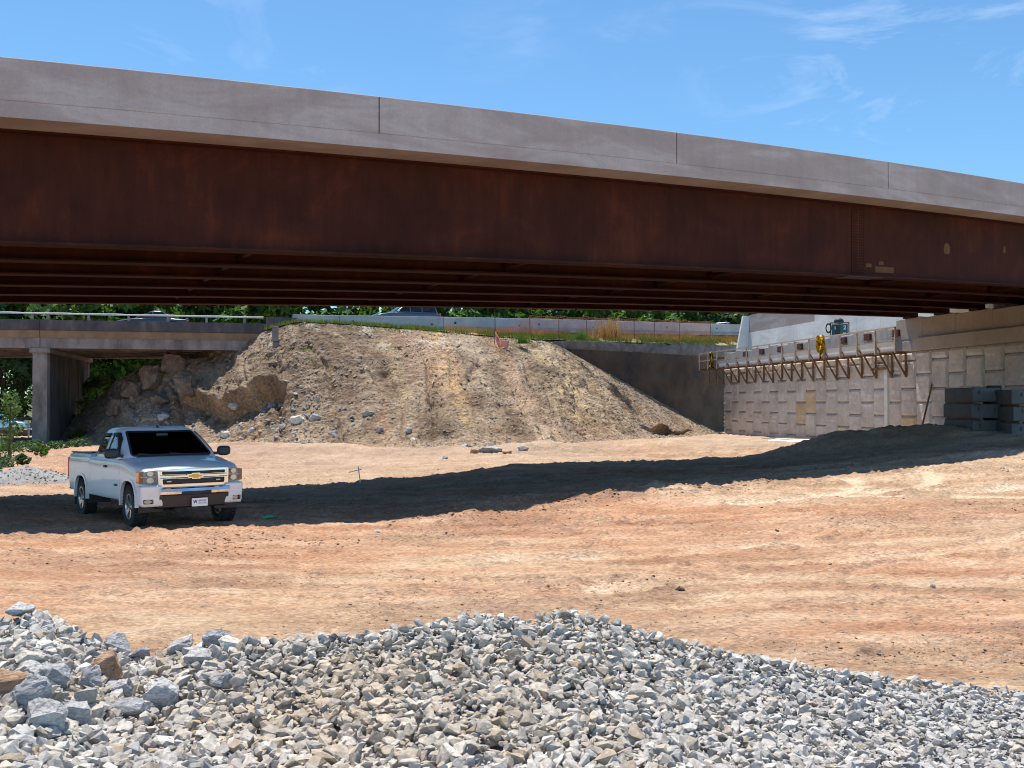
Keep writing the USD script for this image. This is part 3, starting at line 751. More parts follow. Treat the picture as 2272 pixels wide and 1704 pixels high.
def strip(name, mat, o0, o1, z0, z1, x0=-75.0, x1=70.0, n=60):
    xs = np.linspace(x0, x1, n)
    p = np.interp(xs, BARP[:, 0], BARP[:, 1])
    p = np.where(xs < -15.6, 72.0 + (xs + 15.6) * 0.27, p)
    p = np.where(xs > 34, 113 + (xs - 34) * 0.85, p)
    zz = np.where(xs < -15.6, 5.10 + 0 * xs, np.interp(xs, BARP[:, 0], BARP[:, 2]))
    a, b = np.stack([xs, p + o0, zz + z0], -1), np.stack([xs, p + o1, zz + z1], -1)
    v = np.stack([a, b], 1)
    return single(name, (v.reshape(-1, 3), grid_faces(n, 2)[:, ::-1]), mat, kind="structure")


strip("highway", ASPHALT, 0.9, 20.5, 0.0, 0.25, x0=-14.8)
strip("far_verge", FOREST, 20.5, 80, 0.25, 1.0, x0=-14.8)

# ------------------------------------------------------------------ concrete traffic barriers along the highway
def barrier_piece(a, b, label):
    a, b = np.array(a), np.array(b)
    d = b - a
    L = np.linalg.norm(d[:2])
    rz = math.atan2(d[1], d[0])
    t = Thing("traffic_barrier", label, "traffic barrier", loc=a, rz=rz, local=True, group="concrete barriers along the highway")
    prof = [(-0.30, -0.05), (0.30, -0.05), (0.30, 0.08), (0.17, 0.30), (0.10, 1.02), (0.08, 1.05), (-0.08, 1.05), (-0.10, 1.02), (-0.17, 0.30), (-0.30, 0.08)]
    rings = [[(x, p, q + x / L * d[2]) for p, q in prof] for x in (0.02, L - 0.02)]
    t.add("barrier_body", sweep(prof, rings), CONC_BARRIER)
    for x in (1.0, L - 1.0):
        t.add("lifting_hole", rod((x, -0.16, 0.62), (x, -0.10, 0.62), 0.10, 8), BLACK)
    t.add("joint_gap", box((L - 0.005, 0, 0.5 + d[2]), (0.05, 0.12, 0.8)), BLACK)


_bx = [-15.6, -12.55, -5.3, 1.35, 7.6, 13.6, 19.4, 25.0]
_bl = ["pale concrete traffic barrier nearest the old bridge's dark end block", "pale concrete traffic barrier in front of the dark sport utility's bonnet", "pale concrete traffic barrier between the sport utility's tail and the orange fence",
       "concrete traffic barrier behind the fallen end of the orange safety fence", "concrete traffic barrier behind the orange fence above the brown wall's higher end", "concrete traffic barrier behind the orange fence over the middle of the brown wall",
       "concrete traffic barrier farthest along the orange fence, in front of the blue windscreen", "concrete traffic barrier hidden behind the pale end wall"]
for i in range(len(_bx) - 1):
    pa, pb = [(x, np.interp(x, BARP[:, 0], BARP[:, 1]), np.interp(x, BARP[:, 0], BARP[:, 2])) for x in (_bx[i], _bx[i + 1])]
    barrier_piece(pa, pb, _bl[i])

# ------------------------------------------------------------------ the brown sprayed-concrete wall
def _brown_wall():
    t = Thing("sprayed_concrete_wall", "dark brown sprayed concrete wall below the grassy highway verge", "retaining wall", loc=(BW_A[0], BW_A[1], -3.2))
    d = (BW_B - BW_A) / np.linalg.norm(BW_B - BW_A)
    n = np.array([d[1], -d[0]])
    L = np.linalg.norm(BW_B - BW_A)
    A = BW_A - d * 2.0
    for name, mat, z0, z1, seed, out in (("wall_face", SHOT, -3.2, 4.45, 200, 0.0), ("wall_lip", SHOT_LIP, 4.2, 4.80, 230, 0.10)):
        ns, nz = 150, (70 if z1 - z0 > 2 else 12)
        S, Z = np.meshgrid(np.linspace(0, L + 18, ns), np.linspace(0, 1, nz), indexing="ij")
        q = np.stack([S, Z * (z1 - z0) + z0, 0 * S], -1)
        bulge = 0.10 * (FBM(q * 0.55, 4, seed) - 0.5) + 0.05 * np.sin(q[..., 1] * 2 * np.pi / 1.5) * (FBM(q * 0.3, 2, seed + 1)) + 0.05 * (FBM(q * 2.2, 3, seed + 2) - 0.5)
        top = z1 - 0.05 + (0.35 * (FBM(np.stack([S * 0.7, 0 * S, 0 * S], -1), 3, seed + 3) - 0.5) + 0.022 * S if out else 0 * S)
        z = z0 + (top - z0) * Z
        zs = q[..., 1]
        o = bulge + out * np.sin(np.pi * Z) * 1.2
        fx = np.stack([A[0] + d[0] * S + n[0] * o, A[1] + d[1] * S + n[1] * o, z], -1)
        bk = fx - np.array([n[0], n[1], 0]) * 0.35
        v = np.vstack([fx.reshape(-1, 3), bk.reshape(-1, 3)])
        f = grid_faces(ns, nz)[:, ::-1]
        k = ns * nz
        f = [f, f[:, ::-1] + k]
        i = np.arange(ns - 1) * nz + nz - 1
        f.append(np.vstack([np.stack([i, i + k, i + nz + k], 1), np.stack([i, i + nz + k, i + nz], 1)]))
        t.add(name, (v, np.vstack(f)), mat, smooth=40)
    return t


_brown_wall()

# ------------------------------------------------------------------ orange safety fence along the verge
def mesh_mat(name, c, cover):
    N = {"g": ("texture_coordinate", {}), "m": ("mapping", {"scale": (1, 1, 1)}), "w": ("brick_texture", {"scale": 1.0, "mortar_size": 0.022, "brick_width": 0.085, "row_height": 0.05, "color1": (0, 0, 0), "color2": (0, 0, 0), "mortar": (1, 1, 1)}),
         "d": ("diffuse_bsdf", {"color": c}), "tl": ("translucent_bsdf", {"color": c}), "s": ("mix_closure", {"fac": 0.45}), "t": ("transparent_bsdf", {"color": (1, 1, 1)}), "mx": ("mix_closure", {})}
    N["a"] = ("attribute", {"attribute": "st"})
    return MAT(name, N, [("a.vector", "w.vector"), ("w.fac", "mx.fac"), ("t.BSDF", "mx.closure1"), ("d.BSDF", "s.closure1"), ("tl.BSDF", "s.closure2"), ("s.closure", "mx.closure2")], surface="mx.closure")


ORANGE = plain("orange_netting", (0.62, 0.17, 0.07), rough=0.6)
POSTC = plain("rusty_fence_post", (0.07, 0.05, 0.045), rough=0.8)


def netting(rows, cols, fn, strand=0.014, cell=(0.14, 0.10)):
    """open netting: thin strands between the points of fn(s, h), s and h in 0..1"""
    out = []
    S, H = np.linspace(0, 1, cols), np.linspace(0, 1, rows)
    def ribbon(pts, w):
        up = np.array([0, 0, 1.0])
        d = np.gradient(pts, axis=0)
        d /= np.linalg.norm(d, axis=1, keepdims=True) + 1e-9
        s = np.where(np.abs(d[:, 2:]) > 0.7, np.array([[0.8, 0.6, 0]]), up)
        s = s - (s * d).sum(1, keepdims=True) * d
        s /= np.linalg.norm(s, axis=1, keepdims=True)
        v = np.stack([pts - s * w / 2, pts + s * w / 2], 1).reshape(-1, 3)
        return trimesh.Trimesh(v, grid_faces(len(pts), 2), process=False)
    for h in H:
        out.append(ribbon(np.array([fn(s, h) for s in S]), strand * 1.5))
    for s in S:
        out.append(ribbon(np.array([fn(s, h) for h in H]), strand))
    return cat_(out)


def _fence():
    xs = [-1.25, 1.45, 3.75, 6.15, 8.7, 10.6, 12.6, 15.3, 18.8]
    pts = []
    for i, x in enumerate(xs):
        y = np.interp(x, BARP[:, 0], BARP[:, 1]) - 2.6 - (1.2 if i == 0 else 0)
        zb = np.interp(x, BARP[:, 0], BARP[:, 2]) - 0.35 + 0.0 * i
        pts.append((x, y, zb))
    t = Thing("safety_fence", "orange plastic mesh safety fence on thin dark posts along the verge", "fence", loc=pts[1])
    rg = random.Random(4)
    tops = []
    for i, (x, y, z) in enumerate(pts):
        h = 1.45 if i else 1.55
        top = np.array((x + rg.uniform(-.10, .10), y, z + h))
        tops.append(top)
        t.add("fence_post", rod((x, y, z - 0.3), top, 0.032, 6), POSTC)
    for i in range(len(pts) - 1):
        a, b, ta, tb = np.array(pts[i]), np.array(pts[i + 1]), tops[i], tops[i + 1]
        if i == 0:   # sags from the second post down to the ground at the first
            f = lambda s, h: (a + (b - a) * s) + np.array([0, 0, 0.04]) + (np.array([0, 0, 0.30 + 1.0 * s]) * h) - np.array([0, 0, 0.25 * math.sin(math.pi * s) * h])
        else:
            f = lambda s, h: (a + (b - a) * s) * (1 - h) + (ta + (tb - ta) * s) * h - np.array([0, 0, 0.10 * math.sin(math.pi * s) * h]) + np.array([0, -0.04, 0.12 * (1 - h)])
        t.add("fence_netting", netting(11, max(8, int(np.linalg.norm(b - a) / 0.16)), f), ORANGE)
    # the torn end hanging down the bank from its own stake
    p0, p1 = at(1097, 734, 75.0), at(1128, 757, 74.2)
    g = Thing("torn_fence_end", "crumpled piece of orange safety mesh sagging at the brow of the bank", "fence", loc=p0 - np.array([0, 0, 1.0]))
    g.add("fence_post", rod(p1 + np.array([0.05, 0, 0.1]), at(1123, 782, 73.5), 0.028, 6), POSTC)
    g.add("fence_post", rod(p0 + np.array([0, 0, 0.1]), p0 - np.array([0, 0.1, 1.0]), 0.028, 6), POSTC)
    fn = lambda s, h: (p0 + (p1 - p0) * s) - np.array([0, 0.25 * math.sin(3 * s * math.pi) * (1 - h), (0.18 + 0.75 * math.sin(math.pi * s)) * (1 - h) * 0.9 + 0.30 * math.sin(math.pi * s) * h + 0.25 * (1 - h)])
    g.add("fence_netting", netting(14, 16, fn, strand=0.03), plain("faded_orange_netting", (0.72, 0.30, 0.20), rough=0.6))


_fence()

# ------------------------------------------------------------------ the old concrete bridge at the left
OB0 = np.array((-30.6, 65.55))                                            # its near face over the pier
OBD = np.array((15.8, 3.9)) / np.hypot(15.8, 3.9)
OBN = np.array((-OBD[1], OBD[0]))


def ob(s, o, z):
    p = OB0 + OBD * s + OBN * o
    return np.array((p[0], p[1], z))


def ob_sweep(prof, s0, s1):
    return sweep(prof, [[ob(s, o, z) for o, z in prof] for s in (s0, s1)])


def _old_bridge():
    t = Thing("old_concrete_bridge", "old dark-stained concrete road bridge with a metal rail at the cut's edge", "bridge", loc=(OB0[0], OB0[1], -2.8))
    WD = 17.5
    for a, b in ((-34, -1.0 + 0.98), (0.02, 14.25)):
        t.add("bridge_deck", ob_sweep([(0.35, 4.62), (WD - 0.35, 4.62), (WD - 0.35, 4.85), (0.35, 4.85)], a, b), CONC_OLD)
        t.add("parapet", ob_sweep([(0.05, 4.60), (0.45, 4.60), (0.45, 5.28), (0.0, 5.28), (0.0, 4.66)], a, b), CONC_STAIN_SHADE)
        t.add("parapet", ob_sweep([(WD - 0.45, 4.60), (WD, 4.60), (WD, 5.28), (WD - 0.45, 5.28)], a, b), CONC_STAIN_SHADE)
        # edge beam: tall grey web with a sloping warm-lit top flange
        for k in range(7):
            o = 0.95 + k * 2.55
            t.add("beam", ob_sweep([(o - 0.28, 3.46), (o + 0.28, 3.46), (o + 0.28, 3.72), (o + 0.10, 3.95), (o + 0.10, 4.25), (o + 0.34, 4.40), (o + 0.34, 4.617), (o - 0.34, 4.617), (o - 0.34, 4.40), (o - 0.10, 4.25), (o - 0.10, 3.95), (o - 0.28, 3.72)], a, b), CONC_OLD)
    # the near facia beam stands proud and deep
    for a, b in ((-34, -0.02), (0.02, 14.25)):
        t.add("facia_beam", ob_sweep([(0.30, 3.45), (0.62, 3.45), (0.62, 4.11), (0.30, 4.11)], a, b), CONC_OLD)
        t.add("deck_edge", ob_sweep([(0.28, 4.115), (0.62, 4.115), (0.62, 4.595), (0.10, 4.595), (0.10, 4.54)], a, b), DECK_EDGE)  # brown band carries the ground's bounce light as colour
    # steel rail on short posts
    t.add("rail", ob_sweep([(0.10, 5.66), (0.17, 5.64), (0.24, 5.66), (0.24, 5.74), (0.17, 5.76), (0.10, 5.74)], -34, 14.1), GALV)
    for s in [-0.45, 0.5] + [0.5 + 2.47 * k for k in range(1, 6)] + [-0.45 - 2.47 * k for k in range(1, 10)]:
        t.add("rail_post", sweep([(-.1, -.09), (.1, -.09), (.1, .09), (-.1, .09)], [[ob(s + q * (1 - 0.3 * i), 0.17 + p * (1 - 0.3 * i), z) for p, q in ((-.1, -.09), (.1, -.09), (.1, .09), (-.1, .09))] for i, z in enumerate((5.27, 5.65))]), CONC_OLD)
    # end block and abutment
    t.add("end_block", ob_sweep([(-0.03, 4.3), (0.55, 4.3), (0.55, 5.72), (-0.03, 5.72)], 14.27, 16.3), CONC_STAIN_SHADE)
    t.add("abutment", ob_sweep([(0.2, 0.5), (WD, 0.5), (WD, 4.60), (0.2, 4.60)], 14.4, 16.2), CONC_OLD)
    t.add("wing_post", ob_sweep([(-0.25, 2.9), (0.03, 2.9), (0.03, 4.62), (-0.25, 4.62)], 13.95, 14.26), CONC_OLD)
    # pier: a row of square columns under a cross-head
    t.add("pier_head", ob_sweep([(0.2, 3.15), (WD - 0.2, 3.15), (WD - 0.2, 3.44), (0.2, 3.44)], -0.62, 0.62), CONC_OLD)
    for k in range(5):
        o = 0.75 + k * 3.9
        t.add("column", ob_sweep([(o - 0.42, -3.2), (o + 0.42, -3.2), (o + 0.42, 3.15), (o - 0.42, 3.15)], -0.44, 0.44), CONC_OLD if k == 0 else CONC_STAIN_SHADE)  # columns behind the first are painted dark for the shade under the deck
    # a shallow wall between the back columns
    t.add("pier_wall", ob_sweep([(1.6, -3.2), (WD - 0.2, -3.2), (WD - 0.2, 3.15), (1.6, 3.15)], -0.41, 0.41), CONC_STAIN_SHADE)  # painted as dark as the pier's shaded side
    return t


_old_bridge()
single("marker_post", box(at(611, 737, 67.0) - np.array([0, 0, 0.1]), (0.42, 0.3, 1.0), rz=0.25, ch=0.02), CONC_OLD, "short square concrete post stuck in the brow of the bank beside the old bridge", "post")

# ------------------------------------------------------------------ abutment: block-faced wall, cap, end wall, formwork
WL = np.linalg.norm(WALL_B - WALL_A)


def wp(s, o, z):
    """a point at s along the abutment wall, o out from its face, at the height z"""
    p = WALL_A + WALL_D * s + WALL_N * o
    return np.array((p[0], p[1], z))


def wbox(s0, s1, o0, o1, z0, z1, ch=0.0):
    c = [wp(s, o, z) for s in (s0, s1) for o in (o0, o1) for z in (z0, z1)]
    if ch:
        pts = []
        for a in (0, 1, 2):
            for s in (s0, s1):
                for o in (o0, o1):
                    for z in (z0, z1):
                        q = [s, o, z]
                        lim = [(s0, s1), (o0, o1), (z0, z1)]
                        for b in range(3):
                            if b != a:
                                q[b] += ch if q[b] == lim[b][0] else -ch
                        pts.append(wp(*q))
        c = pts
    return trimesh.Trimesh(*_hull(c), process=False)


def _wall_panels():
    t = Thing("abutment_wall", "grey split-face panel retaining wall under the right end of the overpass", "retaining wall", loc=wp(0, 0, -3.3))
    rg = np.random.default_rng(12)
    pw, ph, zb, zt = 1.62, 1.62, -3.3, 2.90
    k = 0
    tan = {(10, 2), (9, 1), (13, 0), (18, 1)}
    col = 0
    s = 0.0
    while s < 46:
        zs = [zb] + list(np.arange(zb + (ph if col % 2 else ph / 2), zt - 0.25, ph)) + [zt]
        for row, (z0, z1) in enumerate(zip(zs[:-1], zs[1:])):
            # courses of split stone across the panel, joints irregular
            g = 0.016
            nx, nz = 13, max(3, int(13 * (z1 - z0) / ph))
            xs, zz = np.linspace(s + g, s + pw - g, nx), np.linspace(z0 + g, z1 - g, nz)
            # edges of panels wander like the joints of stonework
            X, Z = np.meshgrid(xs, zz, indexing="ij")
            wx = 0.035 * (NOISE(np.stack([0 * X + round(s / pw), Z * 3.1, 0 * X], -1), 3) - 0.5) * np.where((X < s + pw * 0.5), 1, 0)
            courses = np.sort(rg.uniform(0, 1, 3))
            ci = np.searchsorted(courses, (Z - z0) / (z1 - z0))
            split = rg.uniform(0.25, 0.75, 5)[ci]
            cell = ci * 2 + ((X - s) / pw > split)
            hgt = rg.uniform(0.0, 0.04, 12)[cell]
            rim = np.minimum(np.minimum(X - xs[0], xs[-1] - X), np.minimum(Z - zz[0], zz[-1] - Z))
            o = 0.02 + hgt + 0.045 * (FBM(np.stack([X * 3.5, Z * 3.5, 0 * X + 7], -1), 3, 5) - 0.4)
            o = np.where(rim < 1e-6, -0.085, o)
            v = np.stack([WALL_A[0] + WALL_D[0] * X + WALL_N[0] * o, WALL_A[1] + WALL_D[1] * X + WALL_N[1] * o, Z], -1)
            f = grid_faces(nx, nz)
            m = trimesh.Trimesh(v.reshape(-1, 3), f, process=False)
            if (m.face_normals @ np.array([*WALL_N, 0])).mean() < 0:
                m.invert()
            t.add("wall_panel", m, MSE_TAN if (col, row) in tan else MSE, label="tan-stained panel" if (col, row) in tan else None)
        s += pw
        col += 1
    t.add("wall_core", wbox(0.03, 46, -0.5, -0.07, zb, zt), CONC_OLD)
    # rough quoin stones up the free end
    z = zb
    while z < zt - 0.1:
        h = rg.uniform(0.22, 0.42)
        h = min(h, zt - z - 0.01)
        t.add("quoin_stone", rock_mesh(rg, 1)(wp(-0.08, -0.12, z + h / 2), (0.36 + rg.uniform(-.05, .06), 0.42, h * 1.08)), ROCK[3])
        z += h
    t.add("joint_column", wbox(27.5, 27.86, -0.05, 0.16, zb, 2.1, ch=0.02), CONC_PALE)
    t.add("joint_column", wbox(27.5, 27.86, -0.05, 0.15, 2.105, 2.88, ch=0.02), MSE)


def rock_mesh(rg, sub=0):
    """maker of an angular stone: fn(centre, size)"""
    def fn(c, size, rot=None, n=None):
        n = n or rg.integers(11, 17)
        p = rg.normal(size=(n, 3))
        p /= np.linalg.norm(p, axis=1, keepdims=True)
        p = np.sign(p) * np.abs(p) ** 0.72 * rg.uniform(0.86, 1.06, (n, 1))
        v, f = _hull(p)
        m = trimesh.Trimesh(v, f, process=False)
        m.apply_scale(np.array(size) / 2 / np.abs(m.vertices).max(0))
        if rot is not None:
            m.apply_transform(trimesh.transformations.euler_matrix(*rot))
        m.apply_translation(c)
        return m
    return fn


_wall_panels()


def _abutment():
    t = Thing("abutment_cap", "stepped concrete abutment cap carrying the girders on top of the block-faced wall", "abutment", loc=wp(30, 0, 2.9))
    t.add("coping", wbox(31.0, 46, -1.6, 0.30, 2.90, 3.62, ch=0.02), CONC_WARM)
    ends = []
    for k in range(NG):
        e = girder_end(SPACING * k) - 0.75
        c = along(np.array(e), np.array(SPACING * k), np.array(0.0))
        ends.append(((c[:2] - WALL_A) @ WALL_D, c))
    ends.sort(key=lambda q: q[0])
    cuts = [31.3] + [(ends[i][0] + ends[i + 1][0]) / 2 for i in range(NG - 1)] + [max(46.0, ends[-1][0] + 3)]
    cuts[0] = min(31.3, ends[0][0] - 1.2)
    for i, (s_, c) in enumerate(ends):
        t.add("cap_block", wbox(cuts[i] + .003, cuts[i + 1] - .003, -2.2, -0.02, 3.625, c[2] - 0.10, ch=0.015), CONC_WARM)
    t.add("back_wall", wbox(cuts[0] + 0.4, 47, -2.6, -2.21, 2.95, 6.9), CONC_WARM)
    t.add("cap_footing", wbox(-0.2, 30.98, -2.2, 0.0, 2.90, 3.50, ch=0.015), CONC_BARRIER)
    rg = np.random.default_rng(5)
    edges = [-0.2, 2.4, 6.1, 9.6, 13.1, 16.6, 19.9, 23.2, 26.3, 29.0, 31.28]
    for i, (a, b) in enumerate(zip(edges[:-1], edges[1:])):
        top = 4.16 + 0.028 * i
        t.add("bearing_seat", wbox(a, a + (b - a) * 0.45, -2.0, -0.06, 3.503, top + 0.10, ch=0.015), CONC_BARRIER)
        t.add("bearing_seat", wbox(a + (b - a) * 0.45 + .004, b - .004, -2.0, -0.06, 3.503, top, ch=0.015), CONC_BARRIER)
    for i, y in enumerate((84.2, 80.8, 77.3, 73.8, 70.4, 67.2, 64.0, 60.6)):
        s = (89.0 - y) / abs(WALL_D[1])
        z = 3.72 + 0.02 * i
        p = t.add("beam_pocket", wbox(s - 0.32, s + 0.36, -0.3, 0.10, z, z + 0.40), RUST)
        for h in (0.05, 0.15, 0.25, 0.35):
            t.add("reinforcing_bar", rod(wp(s - 0.72, -0.02, z + h), wp(s - 0.3, 0.05, z + h), 0.016, 5), RUST, parent=p)
    # bearings under the steel
    for k in range(NG):
        e = girder_end(SPACING * k) - 0.75
        c = along(np.array(e), np.array(SPACING * k), np.array(0.0))
        t.add("bearing", box((c[0], c[1], c[2] - 0.05), (0.55, 0.55, 0.094), rz=0.6), STEEL_DARK)
    b = Thing("end_wall", "tall pale new concrete end wall standing behind the abutment cap", "retaining wall", loc=wp(15, -2.4, 3.0))
    s = -0.4
    while s < 29:
        b.add("wall_lift", wbox(s + 0.008, s + 3.25, -2.75, -2.40, 2.95, 6.06), CONC_PALE)
        b.add("wall_lift", wbox(s + 0.008, s + 3.25, -2.75, -2.41, 6.068, 7.6), CONC if s < 12 else CONC_PALE, label="greyer upper lift" if s < 12 else None)
        s += 3.26
    # tapering buttress at its free end
    b.add("buttress", trimesh.Trimesh(*_hull([wp(s, o, z) for s in (-0.72, -0.42) for o, z in ((-2.75, 2.9), (-1.0, 2.9), (-1.9, 7.55), (-2.75, 7.55))]), process=False), CONC_PALE)
    c = Thing("blue_tarpaulin", "dark crumpled tarpaulin hooked over the top of the pale end wall's free end", "tarpaulin", loc=wp(-0.5, -2.0, 7.0))
    P = []
    for i in range(12):
        for j in range(9):
            a, bb = i / 11, j / 8
            P.append(wp(-0.78 - 0.10 * math.sin(5 * a + 3 * bb), -1.75 - 0.55 * a + 0.1 * math.sin(7 * bb), 7.25 - 0.95 * bb * (1 - 0.6 * abs(a - 0.4)) + 0.08 * math.sin(9 * a)))
    c.add("cloth", (np.array(P), np.vstack([grid_faces(12, 9), grid_faces(12, 9)[:, ::-1]])), plain("dark_tarpaulin", (0.03, 0.035, 0.05), rough=0.5), smooth=40)


_abutment()


def _formwork():
    t = Thing("formwork_platform", "timber formwork walkway on diagonal brackets along the abutment wall", "scaffolding", loc=wp(13, 0, 2.9))
    rg = np.random.default_rng(3)
    out = 0.95
    ends = (-4.0, 30.3)
    for i in range(4):   # deck planks
        o0 = 0.10 + i * 0.215
        s = ends[0]
        while s < ends[1] - 0.3:
            L = min(rg.uniform(3.4, 4.6), ends[1] - s)
            t.add("deck_plank", wbox(s, s + L - 0.02, o0, o0 + 0.20, 2.86 + rg.uniform(0, .012), 2.90 + rg.uniform(0, 0.01)), TIMBER)
            s += L
    for k, s in enumerate(np.arange(-3.4, 30.2, 1.76)):
        j = rg.uniform(-.12, .12)
        p = t.add("bracket", beam(wp(s + j, 0.13, 2.84), wp(s + j, 0.13, 1.42 + rg.uniform(-.06, .1)), 0.07, 0.14, up=(WALL_D[0], WALL_D[1], 0)), TIMBER)
        t.add("bracket_brace", beam(wp(s + j + 0.02, 0.92, 2.80), wp(s + j + 0.02, 0.16, 1.50), 0.08, 0.10), TIMBER, parent=p)
        t.add("bracket_ledger", beam(wp(s + j, 0.08, 2.81), wp(s + j, 1.0, 2.81), 0.09, 0.09), TIMBER, parent=p)
    posts = list(np.arange(-3.95, 30.3, 2.28))
    for i, s in enumerate(posts):
        t.add("rail_post", beam(wp(s, out, 2.80), wp(s, out, 4.34), 0.09, 0.09), TIMBER_PALE)
        if s < 29:
            nx = posts[i + 1] if i + 1 < len(posts) else 30.3
            t.add("hand_rail", beam(wp(s, out + 0.06, 4.30), wp(nx, out + 0.06, 4.30), 0.04, 0.09), TIMBER_PALE)
            if s < -0.3:
                t.add("hand_rail", beam(wp(s, out + 0.06, 3.62), wp(nx, out + 0.06, 3.62), 0.04, 0.09), TIMBER_PALE)
            else:
                t.add("form_board", wbox(s + 0.06, nx - 0.06, 0.82, 0.86, 2.93, 3.50 + rg.uniform(-.02, .03)), PLY)
                t.add("edge_board", wbox(s + 0.05, nx - 0.05, 0.74, 0.895, 3.535, 3.575), TIMBER_PALE)
                t.add("form_strut", beam(wp(s + 0.07, 0.875, 3.20), wp(s + 0.40, 0.875, 2.93), 0.03, 0.09), TIMBER)
    for s, zz in ((27.3, 1.95),):
        t.add("waler", beam(wp(s - 1.1, 0.30, zz), wp(s + 0.9, 0.30, zz + 0.05), 0.07, 0.16), TIMBER)
    # cloths left hanging over the rail
    def cloth(name, label, s, w, z0, z1, c, seed):
        g = Thing(name, label, "cloth", loc=wp(s, out + 0.12, z1))
        n, m = 9, 12
        P = []
        for i in range(n):
            for j in range(m):
                a, b = i / (n - 1), j / (m - 1)
                q = FBM(np.array([a * 3.0, b * 2.2, seed]), 3, seed) - 0.5
                ww = w * (1 - 0.35 * b)
                P.append(wp(s + (a - 0.5) * ww, out + 0.13 + 0.12 * math.sin(9 * a + 3 * b) * (0.4 + b) + 0.1 * q, z1 + 0.03 + (z0 - z1) * b * (0.75 + 0.5 * abs(math.sin(4 * a + seed)))))
        f = grid_faces(n, m)
        g.add("cloth_fold", (np.array(P), np.vstack([f, f[:, ::-1]])), plain("cloth_" + name, c, rough=0.7), smooth=True)
    cloth("yellow_rain_jacket", "bright yellow rain jacket hanging over the formwork rail below the green machine", 20.9, 1.15, 3.05, 4.40, (0.75, 0.42, 0.015), 3)
    cloth("yellow_cloth", "small dull yellow cloth hanging at the far end of the formwork rail", -0.4, 0.9, 3.10, 4.36, (0.55, 0.36, 0.08), 8)
    # the green machine standing on the cap
    c0 = wp(19.6, -0.95, 4.40)
    rz = math.atan2(WALL_D[1], WALL_D[0])
    g = Thing("welding_generator", "dark green generator in a tube frame standing on the abutment cap", "generator", loc=c0, rz=-0.28, local=True)
    GREEN = plain("machine_green", (0.020, 0.085, 0.085), rough=0.5)
    DK = plain("machine_dark", (0.02, 0.025, 0.028), rough=0.6)
    WHT = plain("white_paint_mark", (0.75, 0.75, 0.73), rough=0.7)
    # front of the machine is its -y side
    g.add("housing", box((0, 0, 0.52), (1.05, 0.62, 0.78), ch=0.03), GREEN)
    g.add("control_panel", box((-0.17, -0.315, 0.52), (0.34, 0.03, 0.60)), DK)
    for x in (-0.60, 0.60):
        for y in (-0.36, 0.36):
            g.add("frame_tube", rod((x, y, 0), (x, y, 1.02), 0.022, 8), DK)
    for y in (-0.36, 0.36):
        g.add("frame_tube", rod((-0.60, y, 1.0), (0.60, y, 1.0), 0.022, 8), DK)
        g.add("frame_tube", rod((-0.60, y, 0.08), (0.60, y, 0.08), 0.022, 8), DK)
    cov = trimesh.creation.icosphere(2, 0.36)
    cov.apply_scale((0.92, 0.7, 0.72))
    cov.apply_translation((-0.05, 0, 1.08))
    g.add("air_cleaner", cov, DK, smooth=True)
    t_ = trimesh.creation.torus(0.30, 0.07, 24, 8)
    t_.apply_scale((0.55, 1, 1.35))
    t_.apply_transform(trimesh.transformations.rotation_matrix(math.pi / 2, [1, 0, 0]))
    t_.apply_translation((-0.74, -0.3, 0.62))
    g.add("hose_coil", t_, BLACK, smooth=True)
    tx = meshkit.text_mesh("2", 0.26, 0.01, bold=True)
    tx.apply_transform(trimesh.transformations.rotation_matrix(math.pi / 2, [1, 0, 0]))
    tx.apply_translation((0.20, -0.315, 0.52))
    g.add("number", tx, WHT)
    g.add("maker_plate", box((0.30, -0.322, 0.26), (0.20, 0.02, 0.05)), WHT)
    g.add("gauge_plate", box((-0.30, -0.335, 0.62), (0.09, 0.02, 0.22)), plain("gauge_blue", (0.25, 0.40, 0.60), rough=0.4))


_formwork()

